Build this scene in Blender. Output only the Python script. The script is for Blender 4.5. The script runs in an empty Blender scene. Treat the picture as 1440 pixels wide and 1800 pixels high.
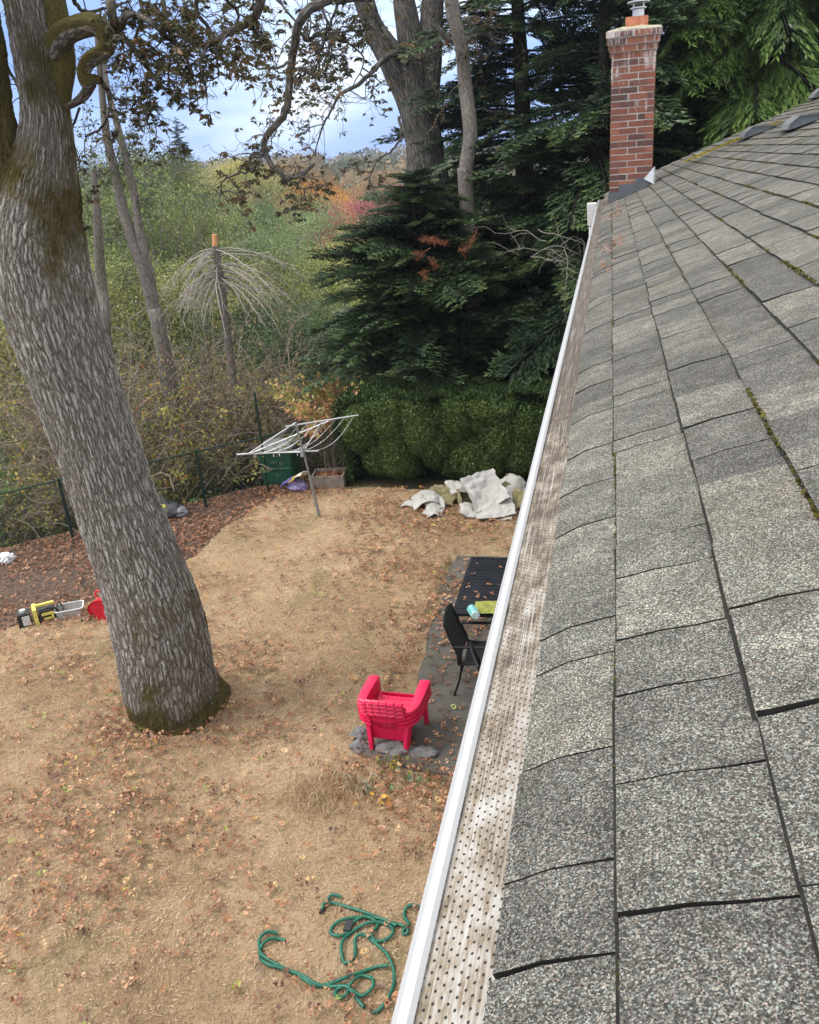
import bpy, math, random
import numpy as np
from mathutils import Vector, Matrix
random.seed(7)
RNG = np.random.default_rng(11)
SC = bpy.context.scene
COL = SC.collection
R = math.radians

# ------------------------------------------------------------------ camera
H = 5.6                                    # camera height above the lawn
PITCH, YAW, ROLL, FPX = 22.2, 14.01, 4.5, 1500.0
p_, y_, r_ = R(PITCH), R(YAW), R(ROLL)
FW = np.array([-math.sin(y_)*math.cos(p_), math.cos(y_)*math.cos(p_), -math.sin(p_)])
RT0 = np.array([math.cos(y_), math.sin(y_), 0.0]); UP0 = np.cross(RT0, FW)
RT = math.cos(r_)*RT0 - math.sin(r_)*UP0
UP = math.sin(r_)*RT0 + math.cos(r_)*UP0
cam = bpy.data.cameras.new("camera"); cam_o = bpy.data.objects.new("camera", cam); COL.objects.link(cam_o)
cam_o.matrix_world = Matrix(((RT[0], UP[0], -FW[0], 0), (RT[1], UP[1], -FW[1], 0), (RT[2], UP[2], -FW[2], H), (0, 0, 0, 1)))
cam.sensor_fit = 'VERTICAL'; cam.sensor_height = 36.0; cam.lens = 36.0*FPX/1800.0
cam.clip_start = 0.02; cam.clip_end = 5000
SC.camera = cam_o

def at(px, py, z=None, y=None):
    """a point of the place: where the sight line through a spot of the photograph meets a height or a distance"""
    d = FW + RT*(px-720)/FPX - UP*(py-900)/FPX
    t = (z-H)/d[2] if z is not None else y/d[1]
    return np.array([d[0]*t, d[1]*t, H + d[2]*t])

# ------------------------------------------------------------------ light
SUN_EL, SUN_AZ = 54.0, -105.0               # azimuth from +Y towards +X
w = bpy.data.worlds.new("World"); SC.world = w; w.use_nodes = True
nt = w.node_tree; nt.nodes.clear()
def N(t, tree, **k):
    n = tree.nodes.new(t)
    for a, b in k.items(): setattr(n, a, b)
    return n
def build_world():
    out = N('ShaderNodeOutputWorld', nt); L = nt.links.new
    sky = N('ShaderNodeTexSky', nt, sky_type='NISHITA', sun_disc=False)
    sky.sun_elevation = R(SUN_EL); sky.sun_rotation = R(SUN_AZ); sky.air_density = 1.2; sky.dust_density = 1.5
    b1 = N('ShaderNodeBackground', nt); b1.inputs[1].default_value = 0.10; L(sky.outputs[0], b1.inputs[0])
    tc = N('ShaderNodeTexCoord', nt); sep = N('ShaderNodeSeparateXYZ', nt); L(tc.outputs['Generated'], sep.inputs[0])
    mp = N('ShaderNodeMapping', nt); mp.inputs['Scale'].default_value = (1.0, 1.0, 3.2); L(tc.outputs['Generated'], mp.inputs[0])
    no = N('ShaderNodeTexNoise', nt); no.inputs['Scale'].default_value = 2.6; no.inputs['Detail'].default_value = 7; no.inputs['Roughness'].default_value = 0.55
    L(mp.outputs[0], no.inputs[0])
    # brightness rises with height and with the cloud noise, and to the right (+X)
    m1 = N('ShaderNodeMath', nt, operation='MULTIPLY_ADD'); L(sep.outputs['Z'], m1.inputs[0]); m1.inputs[1].default_value = 3.6; m1.inputs[2].default_value = -1.06
    m2 = N('ShaderNodeMath', nt, operation='MULTIPLY_ADD'); L(no.outputs[0], m2.inputs[0]); m2.inputs[1].default_value = 2.4; L(m1.outputs[0], m2.inputs[2])
    m3 = N('ShaderNodeMath', nt, operation='MULTIPLY_ADD'); L(sep.outputs['X'], m3.inputs[0]); m3.inputs[1].default_value = 0.55; L(m2.outputs[0], m3.inputs[2])
    cr = N('ShaderNodeValToRGB', nt); L(m3.outputs[0], cr.inputs[0])
    e = cr.color_ramp.elements
    e[0].position = 0.0; e[0].color = (0.17, 0.30, 0.70, 1)
    e[1].position = 1.0; e[1].color = (1.15, 1.18, 1.22, 1)
    for pos, c in ((0.25, (0.25, 0.40, 0.78)), (0.48, (0.47, 0.60, 0.86)), (0.68, (0.80, 0.87, 0.96))):
        q = e.new(pos); q.color = (*c, 1)
    b2 = N('ShaderNodeBackground', nt); b2.inputs[1].default_value = 1.18; L(cr.outputs[0], b2.inputs[0])
    mx = N('ShaderNodeMixShader', nt); mx.inputs[0].default_value = 0.9
    L(b1.outputs[0], mx.inputs[1]); L(b2.outputs[0], mx.inputs[2]); L(mx.outputs[0], out.inputs[0])
build_world()
sun = bpy.data.lights.new("sun", 'SUN'); sun.energy = 2.4; sun.angle = R(25); sun.color = (1.0, 0.95, 0.88)
sun_o = bpy.data.objects.new("sun", sun); COL.objects.link(sun_o)
sd = Vector((math.sin(R(SUN_AZ))*math.cos(R(SUN_EL)), math.cos(R(SUN_AZ))*math.cos(R(SUN_EL)), math.sin(R(SUN_EL))))
sun_o.rotation_euler = sd.to_track_quat('Z', 'Y').to_euler(); sun_o.location = (0, 0, 40)
SC.view_settings.view_transform = 'Standard'; SC.view_settings.look = 'None'
SC.view_settings.exposure = 0.55; SC.view_settings.gamma = 1.0
SC.cycles.max_bounces = 5; SC.cycles.diffuse_bounces = 3; SC.cycles.glossy_bounces = 2
SC.cycles.transmission_bounces = 4; SC.cycles.transparent_max_bounces = 6
SC.cycles.use_denoising = True

# ------------------------------------------------------------------ mesh helpers
def nrm(v): v = np.asarray(v, float); return v/(np.linalg.norm(v, axis=-1, keepdims=True)+1e-12)
class MB:
    """collects vertices and faces of one mesh object"""
    def __init__(s): s.V = []; s.F = []; s.T = []; s.UV = []; s.M = []; s.n = 0
    def add(s, V, F, tint=0.5, uv=None, mi=0):
        V = np.asarray(V, float).reshape(-1, 3); F = np.asarray(F, int)
        if len(V) == 0 or len(F) == 0: return
        s.V.append(V); s.F.append(F+s.n); s.n += len(V)
        s.T.append(np.broadcast_to(np.asarray(tint, float), (len(V),)).copy())
        s.UV.append(uv if uv is not None else np.zeros((len(V), 2)))
        s.M.append(np.full(len(F), mi, int))
    def box(s, c, d, rot=None, tint=0.5, taper=1.0, mi=0):
        x, y, z = np.array(d)/2.0
        V = np.array([[-x,-y,-z],[x,-y,-z],[x,y,-z],[-x,y,-z],[-x*taper,-y*taper,z],[x*taper,-y*taper,z],[x*taper,y*taper,z],[-x*taper,y*taper,z]])
        if rot is not None: V = V@np.array(rot).T
        V = V+np.array(c)
        s.add(V, [[0,3,2,1],[4,5,6,7],[0,1,5,4],[1,2,6,5],[2,3,7,6],[3,0,4,7]], tint, V[:, :2], mi)
    def bar(s, a, b, wd, th, up=(0, 0, 1), tint=0.5, mi=0):
        a = np.array(a, float); b = np.array(b, float); d = b-a; L = np.linalg.norm(d); z = d/L
        x = nrm(np.cross(up, z)) if abs(np.dot(nrm(up), z)) < .98 else nrm(np.cross((1, 0, 0), z)); y = np.cross(z, x)
        s.box((a+b)/2, (wd, th, L), np.stack([x, y, z], 1), tint, mi=mi)
    def tube(s, P, r, n=8, tint=0.5, cap=True, v0=0.0, mi=0, ucirc=None):
        P = np.asarray(P, float); m = len(P); r = np.broadcast_to(np.asarray(r, float), (m,))
        T = np.gradient(P, axis=0); T = nrm(T)
        ref = np.array([0, 0, 1.]) if abs(T[0][2]) < .9 else np.array([0, 1., 0])
        X = np.zeros_like(P); x = nrm(np.cross(T[0], np.cross(ref, T[0])))
        for i in range(m):
            x = x-T[i]*np.dot(x, T[i]); x = x/(np.linalg.norm(x)+1e-9); X[i] = x
        Y = np.cross(T, X)
        a = np.linspace(0, 2*np.pi, n, endpoint=False)
        V = P[:, None, :]+r[:, None, None]*(np.cos(a)[None, :, None]*X[:, None, :]+np.sin(a)[None, :, None]*Y[:, None, :])
        lv = v0+np.concatenate([[0], np.cumsum(np.linalg.norm(np.diff(P, axis=0), axis=1))])
        i = np.arange(m-1)[:, None]*n; j = np.arange(n)[None, :]; k = (j+1) % n
        F = np.stack([i+j, i+k, i+n+k, i+n+j], -1).reshape(-1, 4)
        uc = ucirc or 2*np.pi*float(r.mean())
        uv = np.stack([np.broadcast_to(a/(2*np.pi)*uc, (m, n)), np.broadcast_to(lv[:, None], (m, n))], -1).reshape(-1, 2)
        s.add(V.reshape(-1, 3), F, tint, uv, mi)
        if cap and n <= 12:
            for q, o in ((0, 1), (m-1, -1)):
                idx = np.arange(n)
                c = P[q][None]; VV = np.concatenate([V[q], c]); FF = np.array([[t_, (t_+1) % n, n, n] if o < 0 else [(t_+1) % n, t_, n, n] for t_ in idx])
                s.add(VV, FF[:, :3], tint, np.zeros((n+1, 2)), mi)
    def cards(s, P, size, aspect=0.55, nb=None, spread=1.0, tint=None, rng=RNG, mi=0, D=None):
        """leaf-sized folded faces at points P; nb = preferred normal per point, D = preferred long direction"""
        P = np.asarray(P, float); n = len(P)
        if n == 0: return
        d = nrm(rng.normal(size=(n, 3))) if D is None else nrm(D+rng.normal(size=(n, 3))*spread*.4)
        q = rng.normal(size=(n, 3))*spread
        if nb is not None: q = q*.7+nb
        nn = nrm(q-d*np.sum(q*d, 1, keepdims=True)); b = np.cross(nn, d)
        L = (np.asarray(size)*rng.uniform(.6, 1.3, n))[:, None]; W = L*aspect
        V = np.stack([P-d*L*.5, P-b*W*.5+nn*L*.08-d*L*.05, P+d*L*.5-nn*L*.08, P+b*W*.5+nn*L*.08-d*L*.05], 1).reshape(-1, 3)
        F = np.arange(4*n).reshape(-1, 4)
        t = rng.uniform(0, 1, n) if tint is None else np.broadcast_to(tint, (n,))
        s.add(V, F, np.repeat(t, 4), mi=mi)
    def build(s, name, mats, parent=None, smooth=False, loc=None):
        me = bpy.data.meshes.new(name)
        V = np.concatenate(s.V) if s.V else np.zeros((0, 3))
        sizes = [np.full(len(f), f.shape[1]) for f in s.F]
        lt = np.concatenate(sizes); li = np.concatenate([f.reshape(-1) for f in s.F])
        me.vertices.add(len(V)); me.vertices.foreach_set('co', V.astype(np.float32).reshape(-1))
        me.loops.add(len(li)); me.loops.foreach_set('vertex_index', li.astype(np.int32))
        me.polygons.add(len(lt)); ls = np.concatenate([[0], np.cumsum(lt)[:-1]])
        me.polygons.foreach_set('loop_start', ls.astype(np.int32)); me.polygons.foreach_set('loop_total', lt.astype(np.int32))
        me.polygons.foreach_set('material_index', np.concatenate(s.M).astype(np.int32))
        me.polygons.foreach_set('use_smooth', np.full(len(lt), smooth))
        at_ = me.attributes.new('tint', 'FLOAT', 'POINT'); at_.data.foreach_set('value', np.concatenate(s.T).astype(np.float32))
        uv = me.uv_layers.new(name='UVMap'); uv.data.foreach_set('uv', np.concatenate(s.UV)[li].astype(np.float32).reshape(-1))
        me.update(); me.validate()
        for m in (mats if isinstance(mats, (list, tuple)) else [mats]): me.materials.append(m)
        o = bpy.data.objects.new(name, me); COL.objects.link(o)
        if parent is not None: o.parent = parent
        if loc is not None: o.location = loc
        return o
def tag(o, label=None, cat=None, group=None, kind=None):
    if label: o['label'] = label
    if cat: o['category'] = cat
    if group: o['group'] = group
    if kind: o['kind'] = kind
    return o
def thing(name, label, cat, loc=(0, 0, 0), rz=0.0, group=None):
    o = bpy.data.objects.new(name, None); COL.objects.link(o); o.location = tuple(loc); o.rotation_euler = (0, 0, rz)
    o.empty_display_size = .1
    return tag(o, label, cat, group)
def copy_tree(o, parent=None):
    c = o.copy(); COL.objects.link(c)
    if parent is not None: c.parent = parent
    for ch in list(o.children): copy_tree(ch, c)
    return c
def catmull(P, k=8):
    P = np.asarray(P, float); P = np.vstack([2*P[0]-P[1], P, 2*P[-1]-P[-2]]); out = []
    for i in range(1, len(P)-2):
        for t in np.linspace(0, 1, k, endpoint=False):
            a, b, c, d = P[i-1:i+3]
            out.append(.5*((2*b)+(-a+c)*t+(2*a-5*b+4*c-d)*t*t+(-a+3*b-3*c+d)*t**3))
    out.append(P[-2]); return np.array(out)
def vnoise(P, seed=0):
    """smooth value noise, P (n,3) -> (n,) in -1..1"""
    P = np.asarray(P, float); i = np.floor(P).astype(np.int64); f = P-i; f = f*f*(3-2*f); r = 0
    for dx in (0, 1):
        for dy in (0, 1):
            for dz in (0, 1):
                h = (i[:, 0]+dx)*374761393+(i[:, 1]+dy)*668265263+(i[:, 2]+dz)*2147483647+seed*974711
                h = (h ^ (h >> 13))*1274126177; h = (h ^ (h >> 16)) & 0xffff
                v = h/32767.5-1
                r = r+v*(f[:, 0] if dx else 1-f[:, 0])*(f[:, 1] if dy else 1-f[:, 1])*(f[:, 2] if dz else 1-f[:, 2])
    return r

# ------------------------------------------------------------------ materials
def mat(name):
    m = bpy.data.materials.new(name); m.use_nodes = True; t = m.node_tree; t.nodes.clear()
    out = N('ShaderNodeOutputMaterial', t); bs = N('ShaderNodeBsdfPrincipled', t); t.links.new(bs.outputs[0], out.inputs[0])
    return m, t, bs, out
def ramp(t, src, stops, interp='LINEAR'):
    c = N('ShaderNodeValToRGB', t); c.color_ramp.interpolation = interp; e = c.color_ramp.elements
    while len(e) > 1: e.remove(e[-1])
    e[0].position = stops[0][0]; e[0].color = (*stops[0][1], 1) if not isinstance(stops[0][1], (int, float)) else (stops[0][1],)*3+(1,)
    for p, col in stops[1:]:
        q = e.new(p); q.color = (*col, 1) if not isinstance(col, (int, float)) else (col, col, col, 1)
    t.links.new(src, c.inputs[0]); return c.outputs[0]
def noise(t, scale, detail=4, rough=.55, vec=None, mscale=None, coord='Object'):
    n = N('ShaderNodeTexNoise', t); n.inputs['Scale'].default_value = scale; n.inputs['Detail'].default_value = detail; n.inputs['Roughness'].default_value = rough
    if vec is None:
        tc = N('ShaderNodeTexCoord', t); vec = tc.outputs[coord]
    if mscale is not None:
        mp = N('ShaderNodeMapping', t); mp.inputs['Scale'].default_value = mscale; t.links.new(vec, mp.inputs[0]); vec = mp.outputs[0]
    t.links.new(vec, n.inputs['Vector']); return n.outputs[0]
def mixc(t, fac, a, b, mode='MIX'):
    m = N('ShaderNodeMix', t, data_type='RGBA', blend_type=mode)
    for s, v in ((0, fac), (6, a), (7, b)):
        if hasattr(v, 'links'): t.links.new(v, m.inputs[s])
        else: m.inputs[s].default_value = v if s == 0 else (*v, 1)
    return m.outputs[2]
def math_(t, op, a, b=None, c=None):
    m = N('ShaderNodeMath', t, operation=op)
    for i, v in enumerate((a, b, c)):
        if v is None: continue
        if hasattr(v, 'links'): t.links.new(v, m.inputs[i])
        else: m.inputs[i].default_value = v
    return m.outputs[0]
def bump(t, bs, h, strength=.5, dist=.01):
    b = N('ShaderNodeBump', t); b.inputs['Strength'].default_value = strength; b.inputs['Distance'].default_value = dist
    t.links.new(h, b.inputs['Height']); t.links.new(b.outputs[0], bs.inputs['Normal']); return b
def attr(t, name='tint'):
    a = N('ShaderNodeAttribute', t); a.attribute_name = name; return a.outputs['Fac']
def plain(name, c, rough=.5, metal=0.0, var=.12, scale=18, bumpy=0.0):
    m, t, bs, o = mat(name)
    n = noise(t, scale, 5)
    k = ramp(t, n, [(.3, tuple(x*(1-var) for x in c)), (.7, tuple(min(1, x*(1+var)) for x in c))])
    t.links.new(k, bs.inputs['Base Color']); bs.inputs['Roughness'].default_value = rough; bs.inputs['Metallic'].default_value = metal
    if bumpy: bump(t, bs, noise(t, scale*4, 4), bumpy, .01)
    return m
def leafmat(name, stops, transl=.3, gloss=.06, nscale=.6, namt=.25, each=0.0):
    """foliage: pigment picked per leaf from a ramp, shifted by a slow noise through the plant"""
    m = bpy.data.materials.new(name); m.use_nodes = True; t = m.node_tree; t.nodes.clear(); L = t.links.new
    out = N('ShaderNodeOutputMaterial', t)
    tc = N('ShaderNodeNewGeometry', t)
    n = noise(t, nscale, 3, .5, tc.outputs['Position'])
    f = math_(t, 'ADD', attr(t), math_(t, 'MULTIPLY', math_(t, 'SUBTRACT', n, .5), namt*4))
    if each:
        oi = N('ShaderNodeObjectInfo', t); f = math_(t, 'ADD', f, math_(t, 'MULTIPLY', math_(t, 'SUBTRACT', oi.outputs['Random'], .5), each))
    col = ramp(t, f, stops)
    d = N('ShaderNodeBsdfDiffuse', t); L(col, d.inputs[0])
    tr = N('ShaderNodeBsdfTranslucent', t); L(col, tr.inputs[0])
    mx = N('ShaderNodeMixShader', t); mx.inputs[0].default_value = transl; L(d.outputs[0], mx.inputs[1]); L(tr.outputs[0], mx.inputs[2])
    g = N('ShaderNodeBsdfGlossy', t); g.inputs['Roughness'].default_value = .45; g.inputs[0].default_value = (.8, .8, .8, 1)
    m2 = N('ShaderNodeMixShader', t); m2.inputs[0].default_value = gloss; L(mx.outputs[0], m2.inputs[1]); L(g.outputs[0], m2.inputs[2])
    L(m2.outputs[0], out.inputs[0]); return m
def barkmat(name, dark, light, moss=None, su=30, sv=6, disp=0.0, mossamt=.5, lichen=None):
    m, t, bs, out = mat(name); L = t.links.new
    tc = N('ShaderNodeTexCoord', t); uv = tc.outputs['UV']
    ns = N('ShaderNodeTexNoise', t); ns.inputs['Scale'].default_value = 8; ns.inputs['Detail'].default_value = 7; ns.inputs['Roughness'].default_value = .62; L(uv, ns.inputs['Vector'])
    mv = N('ShaderNodeVectorMath', t, operation='MULTIPLY_ADD'); L(ns.outputs['Color'], mv.inputs[0]); mv.inputs[1].default_value = (.045, .24, 0); L(uv, mv.inputs[2])
    mp = N('ShaderNodeMapping', t); mp.inputs['Scale'].default_value = (su, sv, 1); L(mv.outputs[0], mp.inputs[0])
    vo = N('ShaderNodeTexVoronoi', t, feature='DISTANCE_TO_EDGE'); vo.inputs['Scale'].default_value = 1; L(mp.outputs[0], vo.inputs['Vector'])
    vc = N('ShaderNodeTexVoronoi', t, feature='F1'); vc.inputs['Scale'].default_value = 1; L(mp.outputs[0], vc.inputs['Vector'])
    fine = noise(t, 60, 6, .65, uv, (1, .35, 1))
    m2 = N('ShaderNodeMapping', t); m2.inputs['Scale'].default_value = (su*2.3, sv*2.1, 1); L(mv.outputs[0], m2.inputs[0])
    v2 = N('ShaderNodeTexVoronoi', t, feature='DISTANCE_TO_EDGE'); v2.inputs['Scale'].default_value = 1; L(m2.outputs[0], v2.inputs['Vector'])
    cell = math_(t, 'MULTIPLY', math_(t, 'MULTIPLY', vo.outputs[0], 3.3), math_(t, 'MINIMUM', math_(t, 'MULTIPLY_ADD', v2.outputs[0], 3.0, .42), 1.0))
    h = math_(t, 'ADD', math_(t, 'MINIMUM', cell, 1.0), math_(t, 'MULTIPLY', math_(t, 'SUBTRACT', fine, .15), .75))
    col = ramp(t, h, [(.14, tuple(x*.22 for x in dark)), (.36, tuple(x*.85 for x in dark)), (.66, tuple((a+b)/2 for a, b in zip(dark, light))), (1.05, light)])
    cv = N('ShaderNodeSeparateColor', t); L(vc.outputs['Color'], cv.inputs[0])
    col = mixc(t, math_(t, 'MULTIPLY', cv.outputs[0], .30), col, tuple(x*.8 for x in dark))
    if lichen:
        ln = noise(t, 4.0, 8, .75, uv, (1, .6, 1))
        lf = ramp(t, math_(t, 'MULTIPLY', ln, math_(t, 'ADD', math_(t, 'MULTIPLY', h, .5), .5)), [(.47, 0.0), (.60, .7)])
        col = mixc(t, lf, col, lichen)
    if moss:
        gp = N('ShaderNodeNewGeometry', t)
        mn = noise(t, 2.2, 6, .65, gp.outputs['Position']); mf = noise(t, 45, 4, .6, gp.outputs['Position'])
        mm = math_(t, 'ADD', math_(t, 'ADD', mn, math_(t, 'MULTIPLY', attr(t, 'tint'), 1.0)), math_(t, 'MULTIPLY', mf, .25))
        mk = ramp(t, mm, [(1.35-mossamt, 0.0), (1.55-mossamt, 1.0)])
        mc = ramp(t, mf, [(.3, tuple(x*.45 for x in moss)), (.6, moss)])
        col = mixc(t, mk, col, mc)
    L(col, bs.inputs['Base Color']); bs.inputs['Roughness'].default_value = .92; bs.inputs['Specular IOR Level'].default_value = .15
    bump(t, bs, h, .55, .015)
    if disp:
        dn = N('ShaderNodeDisplacement', t); dn.inputs['Scale'].default_value = disp; dn.inputs['Midlevel'].default_value = .6
        L(h, dn.inputs['Height']); L(dn.outputs[0], out.inputs['Displacement']); m.displacement_method = 'BOTH'
    return m

# ================================================================== SETTING
FN = np.array([-.65, .76]); FP = np.array([-7.24, 13.36])
def beyond(x, y):
    return np.maximum((x-FP[0])*FN[0]+(y-FP[1])*FN[1], y-15.9)
def terrain(x, y):
    x = np.asarray(x, float); y = np.asarray(y, float)
    d = np.maximum(beyond(x, y)-.3, 0); r = np.hypot(x, y)
    z = -4.2*(1-np.exp(-d/9.0))
    s = np.clip((r-60)/380, 0, 1); z = z+(s*s*(3-2*s))*(8.0)*(d > 0)*np.clip(1.0-(x+60)/500, .5, 1.2)
    P = np.stack([x/14, y/14, x*0], -1).reshape(-1, 3)
    return z+vnoise(P, 3).reshape(x.shape)*np.clip(d/12, 0, 1)*.9
def build_ground():
    a = np.linspace(0, 2*np.pi, 257)[:-1]; rr = np.concatenate([np.linspace(0.5, 40, 120), np.geomspace(41, 900, 60)])
    A, Q = np.meshgrid(a, rr); X = Q*np.sin(A)-3; Y = Q*np.cos(A)+10
    V = np.stack([X, Y, terrain(X, Y)-.05], -1).reshape(-1, 3); n = len(a); m = len(rr)
    i = np.arange(m-1)[:, None]*n; j = np.arange(n)[None]; k = (j+1) % n
    F = np.stack([i+j, i+k, i+n+k, i+n+j], -1).reshape(-1, 4)[:, ::-1]
    b = MB(); b.add(V, F); b.add([[-3, 10, -.05]]+[list(V[q]) for q in range(n)], [[0, (q+1) % n+1, q+1] for q in range(n)])
    m_, t, bs, o = mat("earth")
    c = ramp(t, noise(t, 1.1, 8, .65), [(.3, (.05, .045, .022)), (.5, (.10, .085, .035)), (.7, (.09, .11, .035))])
    t.links.new(c, bs.inputs['Base Color']); bs.inputs['Roughness'].default_value = 1
    bump(t, bs, noise(t, 9, 6), 1, .1)
    tag(b.build('ground', m_, smooth=True), kind='structure')
build_ground()

def ragged(poly, step=.12, amp=.1, seed=1):
    P = np.array(poly, float); out = []
    for i in range(len(P)):
        a, b = P[i], P[(i+1) % len(P)]; n = max(1, int(np.linalg.norm(b-a)/step))
        for k in range(n):
            q = a+(b-a)*k/n; out.append(q)
    out = np.array(out); d = np.stack([vnoise(np.stack([out[:, 0]*2.1, out[:, 1]*2.1, out[:, 0]*0+s], 1), seed) + .6*vnoise(np.stack([out[:, 0]*7, out[:, 1]*7, out[:, 0]*0+s], 1), seed) for s in (0, 9)], 1)
    return out+d*amp
def grid_sheet(poly, z, name, m, cell=.12, relief=0.0, thick=0.0, parent=None):
    """a flat sheet cut to an outline, as a fan mesh"""
    import bmesh
    bm = bmesh.new(); vs = [bm.verts.new((p[0], p[1], z)) for p in poly]; f = bm.faces.new(vs)
    if f.normal.z < 0: f.normal_flip()
    if thick:
        r = bmesh.ops.extrude_face_region(bm, geom=[f]); 
        for v in r['geom']:
            if isinstance(v, bmesh.types.BMVert): v.co.z -= thick
        bmesh.ops.recalc_face_normals(bm, faces=bm.faces)
    bmesh.ops.triangulate(bm, faces=bm.faces[:])
    me = bpy.data.meshes.new(name); bm.to_mesh(me); bm.free(); me.materials.append(m)
    o = bpy.data.objects.new(name, me); COL.objects.link(o); o.parent = parent; return o

# outline of the lawn: mown dry grass from the house wall to the leaf-strewn bed
LAWN = [(0.3, -3), (0.3, 14.6), (-1.5, 14.35), (-4.7, 14.45), (-5.7, 14.3), (-6.15, 13.7), (-6.45, 12.4), (-6.42, 11.3), (-7.0, 10.3), (-7.35, 9.75), (-8.13, 8.75), (-9.4, 7.6), (-12, 6.2), (-16, 4.5), (-16, -3)]
BED = [(-5.2, 14.6), (-5.2, 15.6), (-7.3, 13.9), (-10, 11.4), (-14, 7.8), (-18, 4.2), (-18, 2), (-14, 4), (-9, 6.5), (-7.5, 8.5), (-6.0, 11), (-5.6, 13.8)]
def in_poly(P, poly):
    poly = np.array(poly); x, y = P[:, 0], P[:, 1]; c = np.zeros(len(P), bool); j = len(poly)-1
    for i in range(len(poly)):
        xi, yi = poly[i]; xj, yj = poly[j]
        c ^= ((yi > y) != (yj > y)) & (x < (xj-xi)*(y-yi)/(yj-yi+1e-12)+xi); j = i
    return c
def lawnmat():
    m, t, bs, o = mat("dry_grass_sheet")
    big = noise(t, .55, 5, .6); mid = noise(t, 5, 6, .7); fine = noise(t, 90, 5, .75, mscale=(1, 1.0, 1))
    f = math_(t, 'ADD', math_(t, 'MULTIPLY', big, .45), math_(t, 'ADD', math_(t, 'MULTIPLY', mid, .25), math_(t, 'MULTIPLY', fine, .5)))
    c = ramp(t, f, [(.42, (.16, .10, .055)), (.54, (.30, .205, .12)), (.66, (.46, .33, .205)), (.78, (.58, .44, .29))])
    g = ramp(t, noise(t, .8, 6, .7, mscale=(1.3, 1, 1)), [(.56, 0.0), (.70, .6)])
    c = mixc(t, g, c, (.15, .15, .06))
    t.links.new(c, bs.inputs['Base Color']); bs.inputs['Roughness'].default_value = 1; bs.inputs['Specular IOR Level'].default_value = .05
    bump(t, bs, math_(t, 'ADD', fine, math_(t, 'MULTIPLY', mid, 2)), 1, .02); return m
def bedmat():
    m, t, bs, o = mat("leaf_mulch_soil")
    f = noise(t, 14, 8, .75); c = ramp(t, f, [(.35, (.035, .027, .023)), (.50, (.09, .06, .042)), (.60, (.20, .11, .06)), (.75, (.28, .16, .09))])
    t.links.new(c, bs.inputs['Base Color']); bs.inputs['Roughness'].default_value = 1
    bump(t, bs, noise(t, 40, 6, .7), 1, .03); return m
tag(grid_sheet(ragged(BED, .2, .06, 5), .002, 'leaf_bed', bedmat()), kind='structure')
tag(grid_sheet(ragged(LAWN, .12, .09, 2), .006, 'lawn', lawnmat()), kind='structure')

# patio slabs along the wall
PAT = [at(795, 982, z=.03)[:2], at(779, 1052, z=.03)[:2]]
def patio():
    m, t, bs, o = mat("weathered_concrete")
    c = ramp(t, noise(t, 2.2, 8, .7), [(.3, (.060, .052, .044)), (.5, (.092, .082, .070)), (.7, (.125, .115, .098))])
    g = ramp(t, noise(t, 1.3, 5, .6), [(.5, 0.0), (.68, .5)]); c = mixc(t, g, c, (.08, .085, .045))
    sp = ramp(t, noise(t, 150, 3, .6), [(.62, 0.0), (.72, .35)]); c = mixc(t, sp, c, (.3, .28, .24))
    t.links.new(c, bs.inputs['Base Color']); bs.inputs['Roughness'].default_value = .9
    bump(t, bs, noise(t, 60, 6, .7), .5, .01)
    x0 = -2.27
    b = MB()
    slabs = [[(-2.28, 10.36), (.28, 10.36), (.28, 11.56), (-2.20, 11.57)], [(-2.42, 6.82), (-1.6, 6.62), (.28, 6.5), (.28, 10.335), (-2.2, 10.34), (-2.20, 9.3), (-2.12, 8.8), (-2.1, 8.2), (-1.98, 7.75), (-2.2, 7.3)]]
    for sl_ in slabs:
        P = ragged(sl_, .12, .035, 8); a, d, c0, e = P[:, 0].min(), P[:, 0].max(), P[:, 1].min(), P[:, 1].max()
        n = len(P); V = [(p[0], p[1], .03) for p in P]+[(p[0], p[1], -.04) for p in P]
        b.add(V[:n]+[((a+d)/2, (c0+e)/2, .03)], [[i, (i+1) % n, n] for i in range(n)])
        b.add(V, [[i, n+i, n+(i+1) % n, (i+1) % n] for i in range(n)])
    tag(b.build('patio', m), kind='structure')
patio()

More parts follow.
